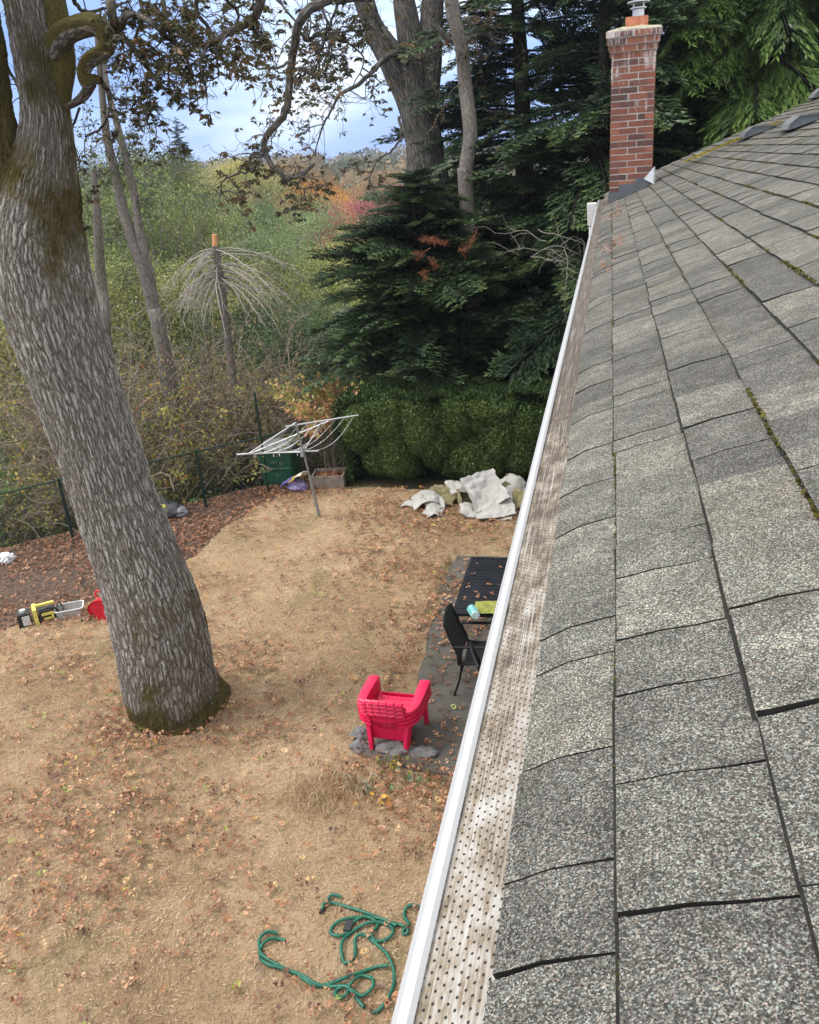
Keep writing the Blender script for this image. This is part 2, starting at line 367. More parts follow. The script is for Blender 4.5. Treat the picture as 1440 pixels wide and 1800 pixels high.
# ================================================================== HOUSE
TR = math.tan(R(20.5)); X0, Z0 = .018, H-.59
EXP = .143
def roof_z(x): return Z0+(x-X0)*TR
Y0R, Y1R = -2.5, 13.7; XR = 4.75
house = thing('house', 'house with grey mossy shingle roof, white eaves and a brick chimney', 'house', (0, 0, 0))
def shinglemat():
    m, t, bs, o = mat("asphalt_shingle"); L = t.links.new
    ti = attr(t)
    tc = N('ShaderNodeTexCoord', t); ob = tc.outputs['Object']
    vo = N('ShaderNodeTexVoronoi', t, feature='F1'); vo.inputs['Scale'].default_value = 640; L(ob, vo.inputs['Vector'])
    sc = N('ShaderNodeSeparateColor', t); L(vo.outputs['Color'], sc.inputs[0])
    spk = noise(t, 340, 3, .7, ob)
    base = ramp(t, ti, [(0.0, (.074, .071, .069)), (.3, (.092, .089, .085)), (.6, (.114, .111, .104)), (.85, (.134, .128, .117)), (1.0, (.112, .10, .089))])
    wash = noise(t, 13, 9, .78, ob, (.9, 1.1, 1))
    br = ramp(t, wash, [(.30, .62), (.5, 1.05), (.70, 1.75)])
    b2 = mixc(t, 1.0, base, br, 'MULTIPLY')
    gr = ramp(t, math_(t, 'ADD', math_(t, 'MULTIPLY', sc.outputs[0], .6), math_(t, 'MULTIPLY', spk, .5)), [(.22, .2), (.45, .7), (.62, 1.15), (.74, 2.2), (.88, 3.6)])
    c = mixc(t, 1.0, b2, gr, 'MULTIPLY')
    # cool and warm granules
    hue = ramp(t, sc.outputs[1], [(.2, (.92, 1.04, .97)), (.5, (1.03, 1, .95)), (.85, (1.14, 1.0, .84))])
    c = mixc(t, 1.0, c, hue, 'MULTIPLY')
    mo = noise(t, 1.6, 6, .7, ob); mk = ramp(t, mo, [(.56, 0.0), (.72, .35)])
    c = mixc(t, mk, c, (.13, .13, .055))
    L(c, bs.inputs['Base Color']); bs.inputs['Roughness'].default_value = .85; bs.inputs['Specular IOR Level'].default_value = .3
    bump(t, bs, math_(t, 'ADD', math_(t, 'MULTIPLY', sc.outputs[0], .8), spk), .9, .004); return m
M_SH = shinglemat()
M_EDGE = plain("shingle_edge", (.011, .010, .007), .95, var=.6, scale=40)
def build_roof():
    b = MB(); rng = np.random.default_rng(5)
    sl = math.sqrt(1+TR*TR); ca, sa = 1/sl, TR/sl
    nco = int((XR-X0)/(EXP*ca))
    up = np.array([-sa, 0, ca])
    def surf(n, u):      # u 0 lower edge .. 1 upper edge of course n
        if n >= 0:
            x = X0+(n+u)*EXP*ca; return np.array([x, 0, roof_z(x)])
        x = X0+(u-1)*.103; z = Z0-(1-u)*.103*TR-.014*(1-u)**2; return np.array([x, 0, z])
    for n in range(-1, nco):
        y = Y0R+rng.uniform(0, .3)-.3; us = [0, .12, .4, .7, 1.04]
        known = {-1: [.51, .61, .77, 1.05, 1.40, 1.67, 1.92, 2.2, 2.48], 0: [.70, .97, 1.26, 1.53, 1.80, 2.06, 2.33, 2.55, 2.79, 3.06]}.get(n, [])
        while y < Y1R:
            wd = rng.choice([.10, .14, .18, .22, .27, .33], p=[.10, .18, .24, .22, .17, .09])*rng.uniform(.92, 1.08)
            if known and y+wd > known[0]-.06 and y < known[0]: wd = known[0]-y; known = known[1:]
            elif known and y >= known[0]: known = known[1:]
            ya, yb = max(y, Y0R), min(y+wd-.0027, Y1R)
            y += wd
            if yb-ya < .03: continue
            th = rng.uniform(.006, .0085) if rng.random() < .6 else rng.uniform(.009, .0115)
            lift = rng.uniform(0, .0015); tn = float(np.clip(rng.beta(2, 2)+rng.normal()*.05, 0, 1))
            if rng.random() < .12: tn = rng.uniform(0, .2)
            skew = rng.normal()*.002; low = rng.normal()*.0015
            V = []
            for iu, u in enumerate(us):
                p = surf(n, u); hgt = th*(1-u*.85)+lift+(.0022 if iu == 2 else 0)
                for k, yy in enumerate((ya, (ya+yb)/2, yb)):
                    q = p+up*(hgt+(.0009*math.sin((u+n)*3+yy*2)) - (.0008 if k != 1 else 0)); q = q.copy(); q[1] = yy+skew*(1-u)
                    if iu == 0: q = q+np.array([-ca, 0, -sa])*low
                    V.append(q)
            F = []
            for i in range(len(us)-1):
                for k in range(2): a = i*3+k; F.append([a, a+3, a+4, a+1])
            b.add(V, F, tn)
            # exposed butt edge and the two side edges
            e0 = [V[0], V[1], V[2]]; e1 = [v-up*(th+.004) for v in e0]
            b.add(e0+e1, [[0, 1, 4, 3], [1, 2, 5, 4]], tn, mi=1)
            # dark strip painting both grime and shade into the step below the butt edge
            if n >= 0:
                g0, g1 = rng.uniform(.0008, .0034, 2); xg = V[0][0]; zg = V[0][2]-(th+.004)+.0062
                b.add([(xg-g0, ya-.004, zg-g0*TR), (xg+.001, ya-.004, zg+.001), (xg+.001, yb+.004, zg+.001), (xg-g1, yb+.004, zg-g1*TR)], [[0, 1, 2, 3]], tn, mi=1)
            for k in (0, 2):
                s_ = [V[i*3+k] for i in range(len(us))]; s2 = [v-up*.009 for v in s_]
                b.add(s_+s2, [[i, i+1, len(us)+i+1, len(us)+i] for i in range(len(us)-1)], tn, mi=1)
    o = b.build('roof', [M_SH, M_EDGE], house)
    # underlay, far slope and rake board
    b = MB()
    P = [surf(-1, u)-up*.003 for u in (0, .5, 1)]+[np.array([XR, 0, roof_z(XR)])-up*.003]
    for a, c in zip(P[:-1], P[1:]):
        b.add([(a[0], Y0R, a[2]), (c[0], Y0R, c[2]), (c[0], Y1R, c[2]), (a[0], Y1R, a[2])], [[0, 1, 2, 3]], .1)
    b.build('underlay', M_EDGE, o)
    b = MB(); zr = roof_z(XR)
    b.add([(XR-.02, Y0R, zr+.004), (XR*2, Y0R, roof_z(0)), (XR*2, Y1R, roof_z(0)), (XR-.02, Y1R, zr+.004)], [[0, 1, 2, 3]], .5)
    b.build('rear_slope', M_SH, o)
    b = MB(); y = Y0R
    while y < Y1R-.2:       # ridge caps
        for s in (-1, 1):
            x1 = XR+s*.15; z1 = zr-.15*TR
            b.add([(XR, y, zr+.016), (x1, y, z1+.016), (x1, y+.20, z1+.010), (XR, y+.20, zr+.010)], [[0, 1, 2, 3]], random.random())
        y += .15
    b.build('ridge_cap', M_SH, o)
    return o
roof = build_roof()
M_WHITE = plain("white_painted_metal", (.78, .78, .77), .35, var=.05, scale=30)
def speckled():
    m, t, bs, o = mat("speckled_white_lip")
    sp = ramp(t, noise(t, 130, 3, .7, mscale=(1, .6, 1)), [(.6, 0.0), (.7, .65)]); a = ramp(t, noise(t, 9, 4), [(.4, .2), (.6, 1.0)])
    c = mixc(t, math_(t, 'MULTIPLY', sp, a), (.37, .37, .375), (.18, .185, .17))
    t.links.new(c, bs.inputs['Base Color']); bs.inputs['Roughness'].default_value = .4; return m
M_LIP = speckled()
def guardmat():
    m, t, bs, o = mat("perforated_gutter_guard"); L = t.links.new
    tc = N('ShaderNodeTexCoord', t); uv = tc.outputs['UV']; sx = N('ShaderNodeSeparateXYZ', t); L(uv, sx.inputs[0])
    px_, py_ = .0142, .0125
    def dots(ox, oy):
        a = math_(t, 'SUBTRACT', math_(t, 'FRACT', math_(t, 'ADD', math_(t, 'DIVIDE', sx.outputs[0], px_), ox)), .5)
        b_ = math_(t, 'SUBTRACT', math_(t, 'FRACT', math_(t, 'ADD', math_(t, 'DIVIDE', sx.outputs[1], py_), oy)), .5)
        a = math_(t, 'MULTIPLY', a, px_); b_ = math_(t, 'MULTIPLY', b_, py_*.8)
        return math_(t, 'SQRT', math_(t, 'ADD', math_(t, 'MULTIPLY', a, a), math_(t, 'MULTIPLY', b_, b_)))
    dd = math_(t, 'MINIMUM', dots(0, 0), dots(.5, .5))
    hole = ramp(t, math_(t, 'MULTIPLY', dd, 100), [(.115, 1.0), (.15, 0.0)])
    st = noise(t, 1, 7, .7, uv, (260, 22, 1)); bl = noise(t, 1, 6, .7, uv, (22, 11, 1)); far = noise(t, 1, 3, .5, uv, (3, 1.0, 1))
    yy = math_(t, 'MULTIPLY_ADD', sx.outputs[1], .085, -.06)
    f = math_(t, 'ADD', math_(t, 'ADD', math_(t, 'MULTIPLY', bl, .75), math_(t, 'MULTIPLY', st, .55)), math_(t, 'MINIMUM', math_(t, 'MAXIMUM', yy, -.05), .24))
    f = math_(t, 'ADD', f, math_(t, 'MULTIPLY', far, .12))
    c = ramp(t, f, [(.57, (.39, .385, .375)), (.69, (.30, .275, .24)), (.78, (.19, .15, .105)), (.88, (.07, .05, .034))])
    lines = ramp(t, noise(t, 1, 2, .5, uv, (420, 3, 1)), [(.55, 0.0), (.66, .45)]); c = mixc(t, lines, c, (.44, .43, .41))
    c = mixc(t, hole, c, (.006, .006, .006))
    L(c, bs.inputs['Base Color']); bs.inputs['Roughness'].default_value = .75
    bump(t, bs, math_(t, 'SUBTRACT', f, math_(t, 'MULTIPLY', hole, 1.5)), .6, .002); return m
def build_gutter():
    GY0, GY1 = -2.5, 12.9
    ox, oz = -.1725, H-.674; lx = -.1535; ix = -.078; iz = H-.648
    b = MB()
    # K-profile trough: outer lip (rolled), ogee face, bottom, back
    prof = [(lx, oz-.008), (lx+.001, oz+.001), (lx-.004, oz+.004), (ox+.006, oz+.002), (ox, oz-.004), (ox, oz-.022), (ox+.010, oz-.045), (ox+.022, oz-.075), (ox+.030, oz-.105), (.0, oz-.105), (.0, iz-.02)]
    n = len(prof); V = [(x, y, z) for y in (GY0, GY1) for x, z in prof]
    b.add(V, [[i, i+1, n+i+1, n+i] for i in range(n-1)])
    g = b.build('gutter', M_LIP, house)
    b = MB(); b.add([(x, GY1+.001, z) for x, z in prof[2:]], [[0, i, i+1] for i in range(1, len(prof)-3)]); b.build('end_cap', M_WHITE, g)
    b = MB(); seg = 2.74; y = 3.3*.755-seg*2+.0; k = 0
    y = 2.22-seg*2
    while y < GY1:
        a, c = max(y, GY0), min(y+seg+.01, GY1); xs = np.linspace(0, 1, 9); ny = 24
        V = []; uv = []
        for j in range(ny+1):
            yy = a+(c-a)*j/ny
            for u in xs:
                V.append((lx+(ix-lx)*u, yy, oz-.004+(iz-oz)*u-.004*math.sin(math.pi*u)+.0012*math.sin(yy*5+u*4)+.0016*(j/ny)-.0*max(0, u-.9)))
                uv.append((u*.078, yy+k*.37))
        W = len(xs); F = [[j*W+i, j*W+i+1, (j+1)*W+i+1, (j+1)*W+i] for j in range(ny) for i in range(W-1)]
        b.add(V, F, .5, np.array(uv)); y += seg; k += 1
    b.build('gutter_guard', guardmat(), g, smooth=True)
    # white downpipe head beyond the end of the gutter
    b = MB(); b.box((-.235, 11.9, oz-.11), (.10, .3, .26), taper=1.15); b.tube([(-.235, 11.9, oz-.24), (-.2, 11.9, .1)], .035, 8); b.build('downpipe', M_WHITE, house, smooth=False)
    return g
build_gutter()
def build_walls():
    m, t, bs, o = mat("horizontal_siding"); tc = N('ShaderNodeTexCoord', t)
    sx = N('ShaderNodeSeparateXYZ', t); t.links.new(tc.outputs['Object'], sx.inputs[0])
    fr = math_(t, 'FRACT', math_(t, 'MULTIPLY', sx.outputs[2], 6.0)); c = ramp(t, fr, [(0, .25), (.06, .9), (1, 1.0)])
    c = mixc(t, 1.0, (.42, .42, .40), c, 'MULTIPLY'); t.links.new(c, bs.inputs['Base Color']); bump(t, bs, fr, .6, .02)
    b = MB(); x0, x1 = .32, XR*2-.35; ya, yb = Y0R+.3, Y1R-.3; zt = roof_z(.32)-.12
    ze = H-.92
    b.add([(x0, ya, 0), (x0, yb, 0), (x0, yb, zt), (x0, ya, zt), (x1, ya, 0), (x1, yb, 0), (x1, yb, zt), (x1, ya, zt), (XR, ya, roof_z(XR)-.1), (XR, yb, roof_z(XR)-.1)],
          [[0, 3, 2, 1], [4, 5, 6, 7]]); b.add([(x0, ya, 0), (x1, ya, 0), (x1, ya, zt), (XR, ya, roof_z(XR)-.1), (x0, ya, zt)], [[0, 1, 2, 3, 4]]); b.add([(x0, yb, 0), (x1, yb, 0), (x1, yb, zt), (XR, yb, roof_z(XR)-.1), (x0, yb, zt)], [[4, 3, 2, 1, 0]])
    b.build('wall', m, house)
    b = MB(); b.box((.016, (Y0R+Y1R)/2, H-.80), (.02, Y1R-Y0R-.02, .16)); b.box((.17, (Y0R+Y1R)/2, H-.89), (.30, Y1R-Y0R-.04, .015)); b.build('fascia', M_WHITE, house)
build_walls()

def brickmat():
    m, t, bs, o = mat("chimney_brick"); L = t.links.new
    c = ramp(t, attr(t), [(0, (.085, .050, .050)), (.25, (.13, .060, .052)), (.5, (.20, .075, .052)), (.8, (.26, .095, .058)), (1, (.33, .13, .08))])
    n = ramp(t, noise(t, 60, 6, .7), [(.3, .72), (.7, 1.2)]); c = mixc(t, 1.0, c, n, 'MULTIPLY')
    run = noise(t, 1, 5, .75, mscale=(46, 46, 3.5)); pat = noise(t, 3.4, 3, .5)
    gp = N('ShaderNodeNewGeometry', t); sz = N('ShaderNodeSeparateXYZ', t); L(gp.outputs['Position'], sz.inputs[0])
    hi = math_(t, 'MULTIPLY_ADD', sz.outputs[2], .16, -.93)
    f = math_(t, 'ADD', math_(t, 'ADD', math_(t, 'MULTIPLY', run, .6), math_(t, 'MULTIPLY', pat, .5)), hi)
    k = ramp(t, f, [(.66, 0.0), (.76, .8)]); c = mixc(t, k, c, (.62, .58, .56))
    L(c, bs.inputs['Base Color']); bs.inputs['Roughness'].default_value = .9; bump(t, bs, noise(t, 120, 5, .7), .5, .004); return m
def build_chimney():
    M_B = brickmat(); M_MO = plain("mortar", (.56, .53, .50), .95, var=.2, scale=60)
    M_FL = plain("grey_flashing", (.11, .12, .135), .45, .3, var=.15, scale=12); M_LT = plain("lead_flashing_corner", (.55, .56, .58), .4, .2)
    cx, cy, wx, wy = .217, 10.9, .465, .60; ch = .0677; zt = H+1.13; zb = roof_z(-.0)-.15
    core = MB(); core.box((cx, cy, (zb+zt)/2-.1), (wx-.012, wy-.012, zt-zb-.2)); rng = np.random.default_rng(3)
    b = MB(); n = int((zt-zb)/ch)+1
    def course(z, w_, d_, ph):
        bl = .195; j = .0125
        for side in range(4):
            Ls = w_ if side % 2 == 0 else d_; off = (0 if ph else -bl/2)-(.03 if side % 2 else 0); s = off
            while s < Ls-.004:
                a, e = max(s, 0), min(s+bl-j, Ls); s += bl
                if e-a < .02: continue
                mid = (a+e)/2-Ls/2; tn = float(np.clip(rng.beta(1.7, 1.6), 0, 1)); th = .1
                dz = rng.normal()*.0008; pr = rng.normal()*.0012
                if side == 0: c, d = (cx+mid, cy-d_/2+th/2-pr, z+dz), (e-a, th, ch-j)
                elif side == 2: c, d = (cx+mid, cy+d_/2-th/2, z+dz), (e-a, th, ch-j)
                elif side == 1: c, d = (cx+w_/2-th/2+.0006, cy+mid, z+dz), (th, min(e-a, d_-.204) if False else e-a, ch-j-.001)
                else: c, d = (cx-w_/2+th/2-.0006, cy+mid, z+dz), (th, e-a, ch-j-.001)
                b.box(c, d, tint=tn)
    for i in range(n):
        z = zt-ch/2-i*ch
        e = {0: .055, 1: .036, 2: .018}.get(i, 0)
        course(z, wx+2*e, wy+2*e, i % 2)
    ch_o = b.build('chimney', M_B, house)
    for i, e in enumerate((.055, .036, .018)): core.box((cx, cy, zt-ch/2-i*ch), (wx+2*e-.008, wy+2*e-.008, ch-.001))
    core.build('mortar', M_MO, ch_o)
    # weathered mortar wash on top
    b = MB(); a = np.linspace(0, 2*np.pi, 33)[:-1]; V = []
    for r_, z in ((.30, 0), (.27, .016), (.15, .045)):
        for q in a:
            sx = max(-1, min(1, 1.35*math.cos(q))); sy = max(-1, min(1, 1.35*math.sin(q)))
            V.append((cx+sx*r_, cy+sy*(r_+.05), zt+z+.004*math.sin(q*7+z*90)))
    b.add(V, [[k*32+i, k*32+(i+1) % 32, (k+1)*32+(i+1) % 32, (k+1)*32+i] for k in range(2) for i in range(32)])
    b.add([V[64+i] for i in range(32)], [list(range(32))])
    b.build('crown_wash', plain("mossy_mortar", (.32, .29, .20), .95, var=.45, scale=25), ch_o)
    b = MB(); fw, fz = .235, zt+.02
    for s in ((-1, 0), (1, 0), (0, -1), (0, 1)):
        b.box((cx+.03+s[0]*(fw/2-.012), cy+s[1]*(fw/2-.012)*1.0, fz+.062), (.024 if s[0] else fw-.048-.002, .024 if s[1] else fw, .125), tint=.9)
    b.build('flue_tile', plain("terracotta", (.46, .17, .095), .8, var=.25, scale=20), ch_o)
    b = MB(); fx = cx+.045
    b.tube([(fx, cy, fz+.05), (fx, cy, fz+.20)], .062, 20); 
    for q, zz, tk in ((.088, .205, .010), (.120, .262, .012)):
        b.tube([(fx, cy, fz+zz), (fx, cy, fz+zz+tk)], q, 24, cap=True)
        b.add([(fx+q*math.cos(v), cy+q*math.sin(v), fz+zz+tk) for v in np.linspace(0, 2*np.pi, 25)[:-1]]+[(fx, cy, fz+zz+tk+.02)], [[i, (i+1) % 24, 24] for i in range(24)])
        b.add([(fx+q*math.cos(v), cy+q*math.sin(v), fz+zz) for v in np.linspace(0, 2*np.pi, 25)[:-1]]+[(fx, cy, fz+zz)], [[(i+1) % 24, i, 24] for i in range(24)])
    for v in (0.6, 2.2, 3.9, 5.4): b.tube([(fx+.075*math.cos(v), cy+.075*math.sin(v), fz+.2), (fx+.075*math.cos(v), cy+.075*math.sin(v), fz+.265)], .006, 6)
    b.build('cowl', plain("galvanised_metal", (.55, .56, .58), .35, .6), ch_o)
    # stepped flashing on the near face
    b = MB(); yf = cy-wy/2-.006
    xs = [cx-wx/2-.012, cx-wx/2+.115, cx-wx/2+.30, cx+wx/2-.03]
    tops = [roof_z(xs[1])+.085, roof_z(xs[2])+.10, roof_z(xs[3])+.105]
    for i in range(3):
        x0, x1 = xs[i]-(.012 if i else 0), xs[i+1]; yy = yf-.002*i
        b.add([(x0, yy, roof_z(x0)-.0), (x1, yy, roof_z(x1)-.0), (x1, yy, tops[i]), (x0, yy, tops[i]-.012)], [[0, 1, 2, 3]])
        b.add([(x0, yy-.03, roof_z(x0)+.014), (x1, yy-.03, roof_z(x1)+.014), (x1, yy, roof_z(x1)+.016), (x0, yy, roof_z(x0)+.016)], [[0, 1, 2, 3]])
    b.build('flashing', M_FL, ch_o)
    b = MB(); x1 = cx+wx/2; zz = roof_z(x1)
    b.add([(x1-.09, yf-.008, zz+.07), (x1+.01, yf-.03, zz+.012), (x1+.016, yf-.012, zz+.19), (x1+.03, yf+.02, zz+.19), (x1+.03, yf-.01, zz+.012)], [[1, 4, 3, 2]]); b.add([(x1-.09, yf-.008, zz+.07), (x1+.01, yf-.03, zz+.012), (x1+.016, yf-.012, zz+.19)], [[0, 1, 2]])
    b.build('flashing_corner', M_LT, ch_o)
build_chimney()
def build_vents():
    M_V = plain("grey_vent_metal", (.12, .13, .145), .5, .2, var=.1, scale=15); M_VT = plain("vent_top", (.15, .155, .165), .5, .1, var=.15, scale=15); M_K = plain("vent_opening", (.01, .01, .01), .9)
    for (x, y, s) in ((1.45, 11.0, 1.0), (1.56, 9.0, 1.1), (2.55, 13.1, .95), (2.85, 12.6, .95), (3.1, 8.6, 1.0)):
        b = MB(); L_, Wy = .36*s, .34*s
        prof = [(0, .035), (.04, .075), (.13, .105), (L_, .012)]   # (up the slope, off the roof)
        sl = math.sqrt(1+TR*TR); U = np.array([1/sl, 0, TR/sl]); Nn = np.array([-TR/sl, 0, 1/sl]); O = np.array([x, y, roof_z(x)+.008])
        def pt(u, h, v): return O+U*u+Nn*h+np.array([0, v, 0])
        lo = [(0, .035), (.05, .02), (L_, .005)]
        poly = prof+[(L_, 0.0), (.05, 0.02)]
        for v in (0, Wy):
            b.add([pt(u, h, v) for u, h in poly], [list(range(len(poly)))])
        for (a, c) in zip(poly, poly[1:]+poly[:1]): b.add([pt(a[0], a[1], 0), pt(c[0], c[1], 0), pt(c[0], c[1], Wy), pt(a[0], a[1], Wy)], [[0, 1, 2, 3]])
        o = b.build('roof_vent', M_V, roof)
        b = MB()
        for (a, c) in zip(prof[:-1], prof[1:]):
            b.add([pt(a[0], a[1]+.002, -.012), pt(c[0], c[1]+.002, -.012), pt(c[0], c[1]+.002, Wy+.012), pt(a[0], a[1]+.002, Wy+.012)], [[0, 1, 2, 3]])
            b.add([pt(a[0], a[1]+.002, -.012), pt(c[0], c[1]+.002, -.012), pt(c[0], c[1]-.008, -.012), pt(a[0], a[1]-.008, -.012)], [[0, 1, 2, 3]])
        b.build('hood', M_VT, o)
        # flange lying on the shingles, opening under the hood
        b = MB(); b.add([pt(-.06, .004, -.05), pt(L_+.06, .004, -.05), pt(L_+.06, .004, Wy+.05), pt(-.06, .004, Wy+.05)], [[0, 1, 2, 3]]); 
        b.add([pt(.0, .034, .004), pt(.05, .006, .004), pt(.05, .006, Wy-.004), pt(.0, .034, Wy-.004)], [[0, 1, 2, 3]])
        b.build('flange', M_K, o)
build_vents()
def build_moss():
    rng = np.random.default_rng(9); b = MB(); ca = 1/math.sqrt(1+TR*TR)
    P = []; T = []
    for n in range(0, 30):
        x = X0+n*EXP*ca; ys = rng.uniform(-.5, Y1R, 5200 if n < 12 else 2400)
        k = vnoise(np.stack([ys*1.3, ys*0+n*3.1, ys*0], 1), 4)+.7*vnoise(np.stack([ys*5, ys*0+n*7.1, ys*0], 1), 6)
        dens = {0: .15, 1: -.05, 2: .25}.get(n, .48)
        ys = ys[k > (.75-dens)]
        amt = .003+.0035*rng.random(len(ys))
        P.append(np.stack([np.full(len(ys), x-.002)+rng.normal(0, .0022, len(ys)), ys, np.full(len(ys), roof_z(x)+.004)+rng.uniform(-.002, .005, len(ys))], 1)); T.append(rng.random(len(ys))*.8)
    P = np.concatenate(P); b.cards(P, .010, .8, tint=np.concatenate(T), rng=rng)
    # crumbs of moss and grit in the near seams
    q = 2600; nn = rng.integers(-1, 5, q); ys = rng.uniform(.3, 5.5, q); cl = vnoise(np.stack([ys*6, nn*5.3, ys*0], 1), 19); k = cl > .30; nn, ys = nn[k], ys[k]; x = X0+np.maximum(nn, 0)*EXP*ca-.002+rng.normal(0, .0016, len(nn))
    b.cards(np.stack([x, ys, roof_z(x)+.005], 1), .0065, .8, tint=rng.uniform(.2, .75, len(nn)), rng=rng)
    # yellow lichen drift above the chimney
    k = 2600; t_ = rng.random(k); x = .95+t_*.95+rng.normal(0, .03, k); y = 12.3-t_*.6+rng.normal(0, .12, k)
    b.cards(np.stack([x, y, roof_z(x)+.012], 1), .02, .8, tint=.8+.2*rng.random(k), rng=rng)
    tag(b.build('moss', leafmat("roof_moss", [(0, (.05, .045, .015)), (.5, (.10, .09, .025)), (.85, (.17, .15, .035)), (1, (.45, .36, .05))], .1, 0, 2, .1), roof), kind='stuff')
build_moss()

# ================================================================== VEGETATION
def wander(p, d, L, seg, rng, wob=.25, grav=0.0, up=0.0):
    """a crooked line from p along d"""
    n = max(2, int(L/seg)); P = [np.array(p, float)]; d = nrm(np.array(d, float))
    for i in range(n):
        d = nrm(d+rng.normal(size=3)*wob+np.array([0, 0, up-grav*(i/n)])); P.append(P[-1]+d*seg)
    return np.array(P), d
def grow(b, tips, p, d, L, r, depth, rng, wob=.22, grav=0.0, up=.0, kids=3, nseg=6, ang=.9, tint=.5, rmin=.004, kfrac=.62):
    seg = L/max(4, min(9, int(L/.12)))
    P, dl = wander(p, d, L, seg, rng, wob, grav, up); m = len(P)
    b.tube(P, np.linspace(r, max(rmin, r*.45), m), n=nseg if depth > 1 else max(3, nseg-2), tint=tint, cap=False)
    if depth == 0:
        tips.append(P[m//3:]); return
    for k in range(kids+(rng.random() < .5)):
        i = int(rng.uniform(.25, 1)*(m-1)); base = P[i]; dd = nrm(P[min(i+1, m-1)]-P[max(i-1, 0)])
        s = nrm(np.cross(dd, rng.normal(size=3))); nd = nrm(dd*math.cos(ang*rng.uniform(.6, 1.2))+s*math.sin(ang*rng.uniform(.6, 1.2)))
        grow(b, tips, base, nd, L*kfrac*rng.uniform(.7, 1.2), max(rmin, r*(1-.5*i/m)*.55), depth-1, rng, wob, grav, up, kids, nseg, ang, tint, rmin, kfrac)
    grow(b, tips, P[-1], dl, L*kfrac, max(rmin, r*.45), depth-1, rng, wob, grav, up, kids, nseg, ang, tint, rmin, kfrac)
def leaf_rosettes(b, tips, per, size, rng, aspect=.45, droop=.4, tint=None):
    """small bunches of leaves at and along the twigs"""
    for T in tips:
        n = max(1, int(len(T)))
        c = T[rng.integers(0, len(T), per)]+rng.normal(0, size*.45, (per, 3)); c[:, 2] -= abs(rng.normal(0, size*droop, per))
        D = rng.normal(size=(per, 3)); D[:, 2] -= droop*1.5
        b.cards(c, size, aspect, D=nrm(D), spread=1, tint=tint, rng=rng)

def oak_bunches(b, tips, size, rng, keep=1.0):
    """drooping rosettes of oak leaves at the twig ends"""
    for T in tips:
        if rng.random() > keep: continue
        for c in ([T[-1]] if rng.random() < .6 else [T[-1], T[len(T)//3]]):
            n = rng.integers(4, 8); az = rng.uniform(0, 6.28, n); D = np.stack([np.cos(az), np.sin(az), rng.uniform(-1.3, .25, n)], 1)
            D = nrm(D); s = size*rng.uniform(.7, 1.2); b.cards(c+D*s*.5, s, .46, D=D, spread=.5, tint=np.clip(rng.uniform(.1, .9)+rng.normal(0, .12, n), 0, 1), rng=rng)
# ---------------- the big oak in the lawn
M_OAK = barkmat("oak_bark", (.14, .122, .105), (.47, .445, .41), moss=(.105, .085, .030), su=34, sv=4.2, disp=.017, mossamt=.62, lichen=(.43, .42, .40))
M_OAKL = barkmat("oak_limb_bark", (.06, .052, .045), (.19, .175, .16), moss=(.080, .066, .02), su=30, sv=8, mossamt=.45)
M_OAKLEAF = leafmat("oak_leaf_dark", [(0, (.022, .020, .010)), (.3, (.050, .048, .018)), (.6, (.085, .078, .028)), (.85, (.12, .08, .03)), (1, (.20, .095, .035))], .35, .05)
def rtube(b, ctl, n, k, mossf=None, flare=0.0, rough=.05, seed=0, tint=.0):
    """heavy limb: control points (x, y, z, radius), swept finely with an uneven section"""
    C = catmull(ctl, k); P, r = C[:, :3], C[:, 3]; m = len(P)
    T = nrm(np.gradient(P, axis=0)); x = nrm(np.cross(T[0], (0, 1, .01))); X = []
    for i in range(m):
        x = nrm(x-T[i]*np.dot(x, T[i])); X.append(x)
    X = np.array(X); Y = np.cross(T, X); lv = np.concatenate([[0], np.cumsum(np.linalg.norm(np.diff(P, axis=0), axis=1))])
    a = np.linspace(0, 2*np.pi, n+1)+np.pi/2*0
    A, Lg = np.meshgrid(a, lv); ca, sa = np.cos(A), np.sin(A)
    nz = vnoise(np.stack([ca*1.3, sa*1.3, Lg*.9], -1).reshape(-1, 3), seed).reshape(A.shape)+.5*vnoise(np.stack([ca*3, sa*3, Lg*2.2], -1).reshape(-1, 3), seed+5).reshape(A.shape)
    nz[:, -1] = nz[:, 0]
    rr = r[:, None]*(1+rough*nz*1.6)
    if flare:
        f = np.exp(-Lg/.28)*flare*(.55+.45*np.cos(5*A+1.1)+.35*np.cos(3*A+.4)); rr = rr*(1+np.maximum(f, -.05))
    V = P[:, None]+rr[..., None]*(ca[..., None]*X[:, None]+sa[..., None]*Y[:, None])
    ru = float(np.mean(r)); uv = np.stack([A*ru, Lg], -1).reshape(-1, 2)
    V = V.reshape(-1, 3); tn = np.full(len(V), tint) if mossf is None else mossf(V, P.repeat(n+1, 0), np.repeat(lv, n+1))
    i = np.arange(m-1)[:, None]*(n+1); j = np.arange(n)[None]
    F = np.stack([i+j, i+j+1, i+n+1+j+1, i+n+1+j], -1).reshape(-1, 4)
    b.add(V, F, tn, uv); return P, r
def P7(px, py, y, r):
    q = at(px, py, y=y); return (q[0], q[1], q[2], r)
